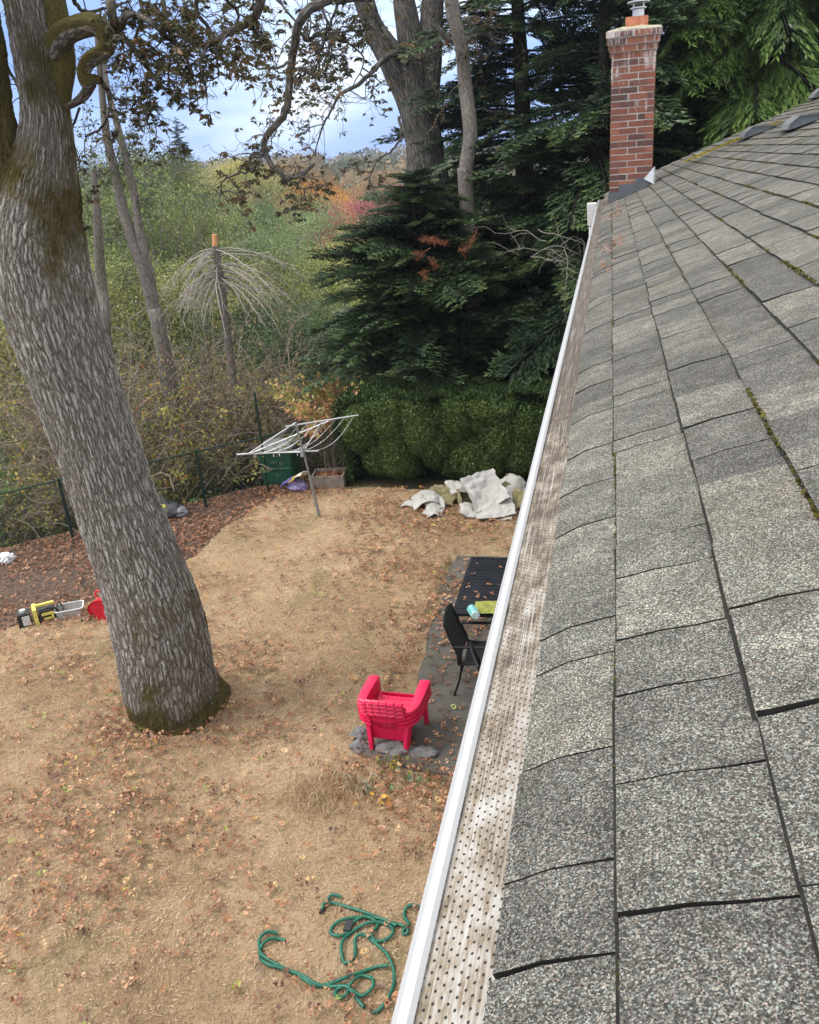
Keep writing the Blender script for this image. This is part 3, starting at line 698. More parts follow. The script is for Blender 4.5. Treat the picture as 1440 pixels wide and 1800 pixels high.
def build_big_oak():
    base = at(300, 1240, z=0)
    t = thing('oak_tree', 'huge leaning oak with furrowed grey bark and mossy fork standing on the dry lawn', 'tree', (base[0], base[1], 0))
    O = np.array([base[0], base[1], 0, 0])
    def loc(L): return [tuple(np.array(q)-O) for q in L]
    Yc = 7.35
    def moss(V, P, l):
        z = V[:, 2]; h = np.exp(-np.maximum(z, 0)/.33)*.62; side = (V-P)
        top = np.clip((z-4.9)/.9, 0, 1)*(.10+.30*(side[:, 0] > -.02))
        crotch = np.exp(-((z-5.75)/.38)**2)*np.exp(-((V[:, 0]-P[:, 0]+.12)/.25)**2)*.30
        left = np.clip((-side[:, 0]-.05)*1.2, 0, .25)*np.clip((z-3.9)/1.2, 0, 1)
        rt = np.clip(side[:, 0]*1.3, 0, .42)*np.clip((z-4.5)/.8, 0, 1)
        band = np.exp(-((z-1.25)/.6)**2)*.18*(side[:, 0] > 0)
        return h+np.maximum(np.maximum(top*.55, crotch), np.maximum(left, rt))+band-.02
    b = MB()
    tr = loc([(-4.72, 7.42, -.12, .555), (-4.79, 7.40, .12, .53), P7(295, 1192, Yc, .505), P7(284, 1120, Yc, .50), P7(264, 1046, Yc, .475), P7(211, 900, Yc, .425), P7(176, 792, Yc, .405), P7(141, 688, Yc, .41), P7(106, 584, Yc, .435), P7(75, 480, Yc, .445), P7(66, 400, Yc, .42), P7(72, 330, Yc, .35), P7(80, 262, Yc, .255), P7(80, 200, Yc, .205), P7(64, 100, Yc, .19), P7(46, 0, Yc, .178), P7(30, -100, Yc, .165), P7(10, -260, Yc, .14), P7(20, -420, Yc+.2, .10)])
    rtube(b, tr, 230, 46, moss, flare=.07, rough=.035, seed=2)
    b.build('trunk', M_OAK, t, smooth=True)
    # left limb of the fork
    b = MB(); lf = loc([P7(48, 470, Yc-.05, .30), P7(30, 380, Yc-.08, .29), P7(6, 300, Yc-.1, .235), P7(-10, 230, Yc-.12, .19), P7(-22, 150, Yc-.15, .175), P7(-32, 60, Yc-.2, .16), P7(-60, -60, Yc-.3, .14), P7(-120, -220, Yc-.4, .1)])
    rtube(b, lf, 110, 34, lambda V, P, l: .22+.25*(V[:, 0] > P[:, 0])*np.clip(l/.9, 0, 1)-.1*(l > 2), rough=.05, seed=4)
    b.build('limb', M_OAK, t, smooth=True)
    # mossy crooked limb to the right
    b = MB(); cr = loc([P7(95, 90, Yc, .10), P7(112, 62, Yc-.05, .098), P7(140, 47, Yc-.1, .088), P7(168, 44, Yc-.15, .082), P7(182, 56, Yc-.15, .078), P7(190, 76, Yc-.15, .074), P7(180, 92, Yc-.15, .070), P7(158, 105, Yc-.15, .068), P7(148, 125, Yc-.15, .066), P7(152, 146, Yc-.15, .060), P7(165, 140, Yc-.12, .050), P7(178, 142, Yc-.1, .036)])
    rtube(b, cr, 44, 14, lambda V, P, l: .50-.5*(V[:, 2] < P[:, 2]-.02), rough=.17, seed=8)
    st = loc([P7(98, 225, Yc+.02, .09), P7(104, 160, Yc+.02, .10), P7(108, 110, Yc+.02, .105), P7(100, 50, Yc+.05, .10), P7(90, -10, Yc+.05, .09), P7(80, -90, Yc+.1, .10)])
    rtube(b, st, 44, 14, lambda V, P, l: .52, rough=.12, seed=9)
    s2 = loc([P7(160, 146, Yc-.12, .045), P7(148, 168, Yc-.1, .038), P7(130, 182, Yc-.05, .030), P7(112, 190, Yc, .026)])
    rtube(b, s2, 20, 8, lambda V, P, l: .35, rough=.09, seed=12)
    b.build('limb', M_OAKL, t, smooth=True)
    # thin leafy branches hanging into the sky
    rng = np.random.default_rng(21); b = MB(); tips = []
    hand = [
        ([(178, 142), (192, 168), (190, 200), (178, 225), (150, 240)], 7.2, .022, 5),
        ([(182, 60), (200, 50), (232, 82), (265, 128), (290, 158)], 7.1, .030, 9),
        ([(196, -30), (196, 20), (205, 52), (222, 28), (240, 26), (270, 42), (300, 70), (330, 95)], 7.0, .040, 12),
        ([(465, -30), (456, 10), (440, 38), (402, 55), (380, 72), (345, 85), (300, 98)], 6.8, .040, 10),
        ([(402, 55), (388, 78), (383, 105), (384, 128)], 6.8, .012, 3),
        ([(256, 128), (258, 155), (246, 180), (258, 200), (264, 225)], 7.0, .016, 6),
        ([(286, -20), (292, 40), (320, 90), (340, 130)], 6.9, .022, 9),
        ([(350, -20), (345, 20), (372, 60), (352, 110), (362, 160), (340, 180)], 6.9, .018, 8),
        ([(240, -30), (250, 30), (230, 90), (235, 130)], 7.3, .018, 6),
        ([(390, -30), (400, 0), (420, 30), (395, 90)], 6.9, .018, 6),
        ([(-20, 60), (10, 110), (30, 150), (55, 200)], 8.2, .02, 5),
        ([(130, 0), (150, 20), (190, 15), (230, 0)], 7.6, .02, 6),
        ([(140, 190), (125, 240), (140, 290), (128, 330)], 7.6, .012, 4),
        ([(300, 98), (296, 130), (300, 160)], 6.9, .012, 4)]
    for pts, yy, r0, kn in hand:
        C = catmull([np.append(at(x, y, y=yy+rng.normal()*.12), r0) for x, y in pts], 5)
        P = C[:, :3]-O[:3]; P = P+rng.normal(0, .004, P.shape); b.tube(P, np.linspace(r0, r0*.4, len(P)), 7, tint=.25, cap=False)
        for k in range(int(kn*1.1)):
            i = rng.integers(len(P)//4, len(P)); d = nrm(rng.normal(size=3)*np.array([1, .8, .7])+np.array([0, 0, -.15]))
            grow(b, tips, P[i], d, rng.uniform(.16, .36), .006, 2, rng, wob=.38, grav=.12, kids=2, nseg=4, ang=1.0, rmin=.0022)
    for k in range(16):      # more of the crown, above and around the frame top
        x = rng.uniform(60, 430); y = rng.uniform(-330, 15); p = at(x, y, y=rng.uniform(6.4, 8.6))-O[:3]
        grow(b, tips, p, rng.normal(size=3), rng.uniform(.3, .5), .010, 2, rng, wob=.35, grav=.1, kids=2, nseg=4, rmin=.0025)
    b.build('branches', M_OAKL, t, smooth=True)
    b = MB(); oak_bunches(b, tips, .062, rng, .42)
    print('oak tips', len(tips)); b.build('foliage', M_OAKLEAF, t)
build_big_oak()

# ---------------- conifers
def spray_proto(rng, droop, L=1.0, needle=.07, flat=1.0, twigs=34, per=13, hang=.0, wid=.30, wf=.17):
    """one bough of length 1 along +X: faces (n,4,3), tints, and its woody line"""
    x = np.linspace(0, 1, 9); z = -droop*x**1.6+.05*np.sin(x*3); line = np.stack([x, 0*x, z], 1)
    Q = []; T = []
    for s in np.linspace(.12, 1.0, twigs):
        base = np.array([s, 0, np.interp(s, x, z)]); wl = wid*(1-s*.72)*rng.uniform(.75, 1.2)+.05
        for sd in (-1, 1):
            d = nrm(np.array([.62, sd*.78, -.12-hang*.2])+rng.normal(0, .1, 3)); n = max(3, int(per*wl/wid))
            for q in np.linspace(.12, 1, n):
                c = base+d*wl*q+np.array([0, 0, -(hang+.25*droop)*wl*q*q])
                for s2 in (-1, 1):
                    dd = nrm(np.array([d[0]*.8-s2*d[1]*.6, d[1]*.8+s2*d[0]*.6, -.15-hang*1.2])+rng.normal(0, .14, 3)); l = needle*rng.uniform(.7, 1.35)
                    up = nrm(np.cross(dd, np.cross((0, 0, 1), dd))+rng.normal(0, .35, 3)); sdv = nrm(np.cross(dd, up))*l*wf
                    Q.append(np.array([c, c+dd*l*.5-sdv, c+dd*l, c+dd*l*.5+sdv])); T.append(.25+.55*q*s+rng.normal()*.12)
    return np.array(Q), np.array(T), line
def conifer(b_w, b_f, rng, Ht, R0, protos, z0=.6, n=230, taper=1.0, trunk=.28, lean=(0, 0), up=.1, sparse=0.0, shape=.8, top=1.0, wood=True, azr=None):
    P = np.array([[lean[0]*(q**1.5), lean[1]*q**1.5, Ht*q*top] for q in np.linspace(0, 1, 14)])+0.0
    P[1:-1] += rng.normal(0, .03, (12, 3)); b_w.tube(P, trunk*(1-np.linspace(0, 1, 14)*.93), 12, .3, cap=False)
    for k in range(n):
        h = z0+(Ht-z0)*(k/n)**1.02; q = (h/Ht); r = R0*((1-q)**shape)*rng.uniform(.62, 1.12)+.12
        az = rng.uniform(0, 2*np.pi) if azr is None else rng.uniform(*azr); pr, T, line = protos[rng.integers(len(protos))]
        c = np.array([lean[0]*q**1.5, lean[1]*q**1.5, h]); tilt = up+rng.normal(0, .12)+.25*q
        ca, sa = math.cos(az), math.sin(az); ct, st = math.cos(tilt), math.sin(tilt)
        M = np.array([[ca*ct, -sa, -ca*st], [sa*ct, ca, -sa*st], [st, 0, ct]])
        roll = rng.normal(0, .25); Rr = np.array([[1, 0, 0], [0, math.cos(roll), -math.sin(roll)], [0, math.sin(roll), math.cos(roll)]]); M = M@Rr
        keep = rng.random(len(pr)) > sparse
        V = (pr[keep].reshape(-1, 3)*r)@M.T+c
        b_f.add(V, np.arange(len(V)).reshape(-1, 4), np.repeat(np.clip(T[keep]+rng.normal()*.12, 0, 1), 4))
        if wood: b_w.tube((line*r)@M.T+c, np.linspace(.012+r*.008, .004, 9), 4, .3, cap=False)
rc = np.random.default_rng(33)
FIR = [spray_proto(rc, .22, needle=.050) for _ in range(3)]
FIRF = [spray_proto(rc, .25, needle=.12, twigs=15, per=5) for _ in range(2)]
CED = [spray_proto(rc, .42, needle=.062, twigs=32, per=15, wf=.11, hang=.6, wid=.26) for _ in range(3)]
M_FW = barkmat("conifer_bark", (.030, .024, .020), (.085, .072, .062), su=20, sv=5)
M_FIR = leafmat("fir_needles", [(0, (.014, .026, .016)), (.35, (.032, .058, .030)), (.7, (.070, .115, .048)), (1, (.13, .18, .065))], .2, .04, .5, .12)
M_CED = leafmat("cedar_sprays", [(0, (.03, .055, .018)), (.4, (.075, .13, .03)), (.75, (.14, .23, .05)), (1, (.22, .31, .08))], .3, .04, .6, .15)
def plant_conifer(name, label, px, Y, Ht, R0, protos, mf, seed, group=None, **k):
    x = at(px, 700, y=Y)[0]; z = float(terrain(x, Y))-.1
    t = thing(name, label, 'tree', (x, Y, z), 0, group); rng = np.random.default_rng(seed); w_, f = MB(), MB()
    conifer(w_, f, rng, Ht, R0, protos, **k); w_.build('trunk', M_FW, t, smooth=True); f.build('crown', mf, t); return t
def dead_bits(t, px, py, Y, n, L, m, name, rng, needles=True, z=.25):
    b = MB(); O = np.array(t.location)
    for k in range(n):
        p = at(px+rng.normal(0, 22), py+rng.normal(0, 26), y=Y+rng.normal(0, .1))-O; d = nrm(np.array([rng.normal(), -.35, rng.normal(0, .35)-.1]))
        P, _ = wander(p, d, L*rng.uniform(.5, 1.1), .09, rng, .16, .10); b.tube(P, np.linspace(.010, .003, len(P)), 4, cap=False)
        for q in range(4):
            i = rng.integers(1, len(P)); Q, _ = wander(P[i], nrm(d+rng.normal(0, .7, 3)), L*.4, .07, rng, .2, .15); b.tube(Q, np.linspace(.005, .002, len(Q)), 3, cap=False)
            if needles: b.cards(np.repeat(Q, 16, 0)+rng.normal(0, .022, (len(Q)*16, 3)), .05, .13, rng=rng)
    b.build(name, m, t)
# (label, trunk column, distance, height, spread)
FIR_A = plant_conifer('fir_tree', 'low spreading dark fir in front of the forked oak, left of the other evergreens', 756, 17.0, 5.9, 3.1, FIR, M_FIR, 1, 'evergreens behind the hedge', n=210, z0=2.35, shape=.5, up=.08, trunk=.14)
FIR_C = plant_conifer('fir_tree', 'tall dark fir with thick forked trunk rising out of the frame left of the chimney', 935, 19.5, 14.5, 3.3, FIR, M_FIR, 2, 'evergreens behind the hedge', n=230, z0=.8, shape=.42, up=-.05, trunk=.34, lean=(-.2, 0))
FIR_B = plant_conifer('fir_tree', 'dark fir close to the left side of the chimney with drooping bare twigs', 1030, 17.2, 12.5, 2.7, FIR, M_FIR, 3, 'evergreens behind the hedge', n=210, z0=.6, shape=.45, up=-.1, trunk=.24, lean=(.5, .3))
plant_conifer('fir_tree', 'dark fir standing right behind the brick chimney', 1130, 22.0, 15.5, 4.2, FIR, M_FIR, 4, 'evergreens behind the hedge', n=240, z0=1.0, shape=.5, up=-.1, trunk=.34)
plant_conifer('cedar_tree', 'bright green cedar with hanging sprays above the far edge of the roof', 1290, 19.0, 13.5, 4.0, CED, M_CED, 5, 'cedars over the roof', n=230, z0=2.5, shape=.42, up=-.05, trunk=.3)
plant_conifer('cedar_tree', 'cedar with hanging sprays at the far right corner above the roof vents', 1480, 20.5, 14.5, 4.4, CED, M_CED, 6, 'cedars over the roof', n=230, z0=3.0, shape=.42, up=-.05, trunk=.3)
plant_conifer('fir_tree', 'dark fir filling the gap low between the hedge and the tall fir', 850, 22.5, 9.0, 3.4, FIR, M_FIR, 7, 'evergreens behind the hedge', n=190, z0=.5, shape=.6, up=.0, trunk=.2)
_r = np.random.default_rng(4); M_DEAD = leafmat("rusty_needles", [(0, (.08, .028, .014)), (.5, (.20, .07, .03)), (1, (.32, .13, .06))], .3, .02)
dead_bits(FIR_A, 768, 455, 14.5, 6, .34, M_DEAD, 'dead_foliage', _r); dead_bits(FIR_A, 815, 425, 14.4, 2, .25, M_DEAD, 'dead_foliage', _r)
dead_bits(FIR_B, 950, 455, 14.6, 8, 1.1, plain("pale_dead_twigs", (.18, .165, .14), .9), 'dead_branches', _r, False)

# ---------------- broadleaf trees
def build_forked_oak():
    q = at(745, 300, y=19); z0 = float(terrain(q[0], 19))-.1
    t = thing('oak_tree', 'forked grey oak with mossy stems standing between the open sky and the dark firs', 'tree', (q[0], 19, z0))
    O = np.array([q[0], 19, z0]); 
    def loc(L): return [tuple(np.append(np.array(a[:3])-O, a[3])) for a in L]
    b = MB(); mo = lambda V, P, l: .12+.0*l
    rtube(b, loc([(O[0]+.1, 19, z0-.2, .60), (O[0], 19, z0+1.5, .48), P7(748, 300, 19, .42), P7(745, 250, 19, .40), P7(738, 205, 19, .40), P7(730, 165, 19, .30), P7(727, 110, 19, .27), P7(718, 50, 19, .24), P7(708, -10, 19, .21), P7(690, -140, 19, .15)]), 40, 14, mo, rough=.06, seed=31)
    rtube(b, loc([P7(735, 215, 18.95, .30), P7(712, 165, 18.95, .24), P7(690, 120, 18.9, .225), P7(662, 65, 18.9, .20), P7(636, 0, 18.8, .175), P7(600, -110, 18.6, .12)]), 28, 12, mo, rough=.06, seed=32)
    rtube(b, loc([P7(742, 235, 19.05, .26), P7(752, 150, 19.1, .25), P7(757, 70, 19.1, .24), P7(762, -10, 19.1, .22), P7(770, -140, 19, .15)]), 28, 12, lambda V, P, l: .28+0*l, rough=.07, seed=33)
    rtube(b, loc([P7(788, 335, 18.9, .09), P7(772, 285, 18.9, .13), P7(756, 235, 18.95, .17), P7(742, 195, 19, .2)]), 18, 10, mo, rough=.06, seed=34)
    b.build('trunk', M_OAKL2, t, smooth=True)
    rng = np.random.default_rng(41); tips = []; b = MB()
    hand = [([(716, 110), (700, 85), (682, 60), (670, 40), (655, 0)], 18.7, .09, 3, 1.2),
        ([(704, 92), (680, 98), (660, 120), (630, 148), (600, 165), (585, 190)], 18.5, .07, 8, 1.1),
        ([(585, 190), (566, 225), (556, 260), (545, 285)], 18.4, .025, 6, .8),
        ([(655, -10), (580, 0), (540, 22), (522, 52), (513, 115), (501, 195), (478, 228), (465, 245), (469, 275), (500, 313), (530, 306), (552, 288)], 12.5, .075, 16, .75),
        ([(522, 45), (540, 70), (560, 60), (600, 55), (670, 50)], 12.6, .030, 9, .6),
        ([(465, 262), (450, 292), (425, 305), (392, 318), (388, 345)], 12.3, .024, 8, .5),
        ([(513, 110), (480, 120), (440, 115), (425, 95)], 12.2, .022, 8, .5),
        ([(500, 313), (530, 330), (560, 320)], 12.3, .015, 5, .5),
        ([(702, 205), (706, 235), (690, 265), (665, 282), (655, 300)], 15, .028, 6, .5),
        ([(470, -20), (505, 20), (560, 90), (540, 140)], 12.8, .02, 8, .6),
        ([(560, 0), (590, 60), (640, 100), (620, 150)], 12.8, .02, 9, .6),
        ([(600, -10), (575, 60), (560, 110), (590, 150)], 12.6, .02, 9, .6),
        ([(790, 60), (830, 30), (880, 60)], 18, .05, 5, .9), ([(760, 40), (800, 75), (850, 60), (890, 75)], 18, .06, 5, .9)]
    for pts, yy, r0, kn, Lk in hand:
        C = catmull([np.append(at(x, y, y=yy+rng.normal()*.1), r0) for x, y in pts], 5); P = C[:, :3]-O
        P = P+rng.normal(0, .010, P.shape); b.tube(P, np.linspace(r0, r0*.35, len(P)), 7, tint=.2, cap=False)
        for k in range(int(kn*.8)):
            i = rng.integers(len(P)//5, len(P)); d = nrm(rng.normal(size=3)*np.array([1, .8, .6])+np.array([0, 0, -.25]))
            grow(b, tips, P[i], d, Lk*rng.uniform(.6, 1.1), .012, 2, rng, wob=.4, grav=.15, kids=2, nseg=4, ang=1.0, rmin=.0035)
    for k in range(12):
        p = at(rng.uniform(430, 700), rng.uniform(-220, -10), y=rng.uniform(12, 18))-O
        grow(b, tips, p, rng.normal(size=3), rng.uniform(.7, 1.1), .015, 2, rng, wob=.4, grav=.1, kids=2, nseg=4, rmin=.004)
    b.build('branches', M_OAKL2, t, smooth=True)
    b = MB(); oak_bunches(b, tips, .085, rng, .60); b.build('foliage', M_OAKLEAF, t); print('fork tips', len(tips))
M_OAKL2 = barkmat("grey_oak_bark", (.07, .062, .055), (.22, .205, .185), moss=(.10, .085, .03), su=34, sv=4, mossamt=.32)
build_forked_oak()
M_GB = barkmat("thin_trunk_bark", (.15, .13, .115), (.30, .275, .24), moss=(.11, .10, .04), su=60, sv=7, mossamt=.25)
M_GREENOAK = leafmat("green_oak_leaves", [(0, (.03, .045, .012)), (.5, (.07, .095, .022)), (1, (.14, .15, .035))], .4, .05)
def thin_tree(label, stems, Y, seed, leafy=(), group=None, leaf=.08, mf=None, name='tree', kn=5, cat='tree', Lk=.5):
    q = at(*stems[0][0][:2], y=Y); z0 = float(terrain(q[0], Y))-.1; O = np.array([q[0], Y, z0])
    t = thing(name, label, cat, tuple(O), 0, group); rng = np.random.default_rng(seed)
    b = MB(); br = MB(); tips = []
    for S in stems:
        L = [np.append(at(x, y, y=Y+.1*rng.normal())-O, r) for x, y, r in S]
        if S is stems[0]: L = [np.array([L[0][0], 0, -.2, S[0][2]*1.25])]+L
        P, r = rtube(b, [tuple(a) for a in L], 18, 8, lambda V, P, l: .1+0*l, rough=.07, seed=seed)
        for k in range(kn):
            i = rng.integers(len(P)//3, len(P)); d = nrm(rng.normal(size=3)+np.array([0, 0, .1])); grow(br, tips, P[i], d, Lk*rng.uniform(.7, 1.5), .014, 2, rng, wob=.35, grav=.1, kids=2, nseg=4, rmin=.003)
    for (x, y) in leafy:
        p = at(x, y, y=Y+rng.normal()*.3)-O; grow(br, tips, p, rng.normal(size=3), Lk, .01, 2, rng, wob=.35, grav=.1, kids=2, nseg=4, rmin=.003)
    b.build('trunk', M_GB, t, smooth=True); br.build('branches', M_OAKL2, t, smooth=True)
    if mf: f = MB(); leaf_rosettes(f, tips, 4, leaf, rng, .45, .25); f.build('foliage', mf, t)
    return t
thin_tree('slim pale grey bare trunk between the forked oak and the dark fir', [[(820, 350, .15), (819, 300, .14), (827, 235, .14), (817, 150, .13), (810, 80, .12), (796, 20, .12), (780, -80, .10)]], 17.0, 51, mf=M_OAKLEAF, name='oak_tree', kn=4)
thin_tree('twin slender grey trunks leaning left, among green scrub beyond the fence', [[(284, 600, .15), (270, 540, .14), (252, 470, .12), (232, 420, .11), (214, 360, .10), (202, 300, .085), (188, 240, .075), (178, 150, .06), (170, 60, .04)],
    [(276, 560, .11), (262, 480, .09), (246, 410, .085), (236, 340, .08), (222, 280, .07), (205, 215, .06), (190, 160, .05), (180, 90, .035)]], 16, 52, leafy=[(150, 250), (160, 300), (180, 270), (215, 250), (240, 270), (260, 300), (235, 240), (170, 210), (150, 330), (200, 320), (225, 300), (250, 265)], mf=M_GREENOAK, name='oak_tree', kn=8)
thin_tree('dark mossy trunk hidden behind the right edge of the big oak', [[(190, 640, .13), (184, 560, .12), (178, 500, .1), (172, 400, .08), (165, 300, .05)]], 14, 53, name='oak_tree', kn=1, mf=M_GREENOAK)
def build_stub():
    Y = 16; top = at(377, 415, y=Y); bot = at(400, 640, y=Y); z0 = float(terrain(bot[0], Y))-.1; O = np.array([bot[0], Y, z0])
    t = thing('dead_tree', 'dead tree stub with fresh orange cut top and bare drooping branches', 'dead tree', tuple(O)); rng = np.random.default_rng(61)
    b = MB(); rtube(b, [(0, 0, -.2, .09), tuple(np.append(at(396, 560, y=Y)-O, .08)), tuple(np.append(at(388, 490, y=Y)-O, .07)), tuple(np.append(at(378, 432, y=Y)-O, .06))], 16, 8, lambda V, P, l: .0*l, rough=.05, seed=3); b.build('trunk', M_GB, t, smooth=True)
    b = MB(); b.tube([at(378, 434, y=Y)-O, at(377, 412, y=Y)-O], .05, 12); b.build('cut_top', plain("fresh_cut_wood", (.62, .30, .13), .8, var=.2, scale=30), t)
    b = MB(); 
    for k in range(84):
        q = rng.uniform(0, .6); p = (at(378, 436, y=Y)*(1-q)+at(394, 560, y=Y)*q)-O; az = rng.uniform(0, 2*np.pi); L = rng.uniform(.9, 1.7)*(1-.3*q)*(1.55 if math.cos(az) > .2 else 1)
        d = np.array([math.cos(az), math.sin(az), .1]); P = [p]; n = 9
        for i in range(n): d = nrm(d+np.array([0, 0, -.14])+rng.normal(0, .06, 3)); P.append(P[-1]+d*L/n)
        P = np.array(P); b.tube(P, np.linspace(.013, .004, n+1), 4, cap=False)
        for m in range(3):
            i = rng.integers(2, n); Q, _ = wander(P[i], nrm(d+rng.normal(0, .5, 3)), rng.uniform(.2, .5), .08, rng, .2, .3); b.tube(Q, np.linspace(.006, .003, len(Q)), 3, cap=False)
    b.build('branches', plain("dead_grey_twigs", (.30, .27, .23), .9, var=.3), t)
build_stub()

# ---------------- background woodland
def broad_proto(seed, n_cl=130, per=150, leaf=.030, lob=.30, twigs=True, wide=.42, low=.12):
    """a crown of height 1: clumps of leaves on a ragged dome, and its trunk"""
    rng = np.random.default_rng(seed); f = MB(); w_ = MB(); tips = []
    w_.tube([(0, 0, -.15), (.01, 0, .2), (0, .01, .45), (.01, 0, .8)], [.03, .024, .016, .004], 8, cap=False)
    nl = 7; lobes = [(np.array([math.cos(a)*wide*.5, math.sin(a)*wide*.5, rng.uniform(.35, .7)]), rng.uniform(.16, .26)) for a in rng.uniform(0, 6.28, nl)]+[(np.array([0, 0, .68]), .27), (np.array([0, 0, .42]), .34)]
    for k in range(n_cl):
        c, r = lobes[rng.integers(len(lobes))]; d = nrm(rng.normal(size=3)+np.array([0, 0, .35])); p = c+d*r*rng.uniform(.75, 1.08)*np.array([1.15, 1.15, 1.0]); p[2] = max(p[2], low)
        s = rng.uniform(.035, .075); q = rng.normal(size=(per, 3))*np.array([s, s, s*.7])+p; tt = np.clip(rng.uniform(.1, .9)+rng.normal(0, .13, per), 0, 1)
        f.cards(q, leaf, .6, nb=nrm(q-c+np.array([0, 0, .1])), spread=.9, tint=tt, rng=rng)
        w_.tube(np.array([[0, 0, p[2]*.55], p*.5+np.array([0, 0, p[2]*.25])+rng.normal(0, .02, 3), p]), [.006, .0035, .0015], 3, cap=False)
        for _ in range(5):
            q = p+rng.normal(0, .015, 3); e_ = q+nrm(d+rng.normal(0, .8, 3))*rng.uniform(.04, .10); w_.tube(np.array([q, (q+e_)/2+rng.normal(0, .006, 3), e_]), [.0016, .0012, .0007], 3, cap=False)
    return f, w_
def mesh_only(mb, name, m, smooth=False):
    o = mb.build(name, m, smooth=smooth); me = o.data; bpy.data.objects.remove(o); return me
PROTO = []
for sd in range(5):
    f, w_ = broad_proto(70+sd, n_cl=250, per=330, leaf=.0105, wide=(.42, .5, .36, .55, .4)[sd])
    PROTO.append((f, w_))
C_ = dict(
 green=leafmat("leaf_green", [(0, (.05, .08, .025)), (.35, (.12, .18, .05)), (.7, (.23, .30, .08)), (1, (.40, .42, .12))], .35, .04, .35, .14, each=.9),
 blue=leafmat("leaf_fresh_green", [(0, (.06, .10, .035)), (.4, (.14, .20, .075)), (.75, (.23, .31, .12)), (1, (.34, .41, .18))], .35, .04, .35, .12, each=.8),
 willow=leafmat("leaf_olive", [(0, (.09, .11, .03)), (.35, (.19, .215, .065)), (.7, (.34, .35, .11)), (1, (.52, .47, .13))], .35, .04, .35, .14, each=.9),
 yellow=leafmat("leaf_yellow", [(0, (0.297, 0.243, 0.041)), (.5, (0.567, 0.472, 0.068)), (1, (0.800, 0.675, 0.135))], .35, .04, .35, .12, each=.8),
 orange=leafmat("leaf_orange", [(0, (0.297, 0.108, 0.027)), (.5, (0.675, 0.297, 0.047)), (1, (0.800, 0.486, 0.081))], .35, .04, .35, .12, each=.8),
 pink=leafmat("leaf_pink_red", [(0, (0.216, 0.068, 0.068)), (.5, (0.459, 0.135, 0.149)), (1, (0.648, 0.270, 0.270))], .35, .04, .35, .12, each=.8),
 brown=leafmat("leaf_brown", [(0, (0.162, 0.108, 0.061)), (.5, (0.297, 0.209, 0.115)), (1, (0.459, 0.324, 0.176))], .35, .04, .35, .12, each=.8),
 dark=leafmat("leaf_dark_conifer", [(0, (0.027, 0.047, 0.034)), (.5, (0.054, 0.095, 0.061)), (1, (0.101, 0.149, 0.081))], .3, .03, .25, .08))
M_WB = plain("wood_grey_brown", (.17, .15, .125), .9, var=.3)
PM = {}
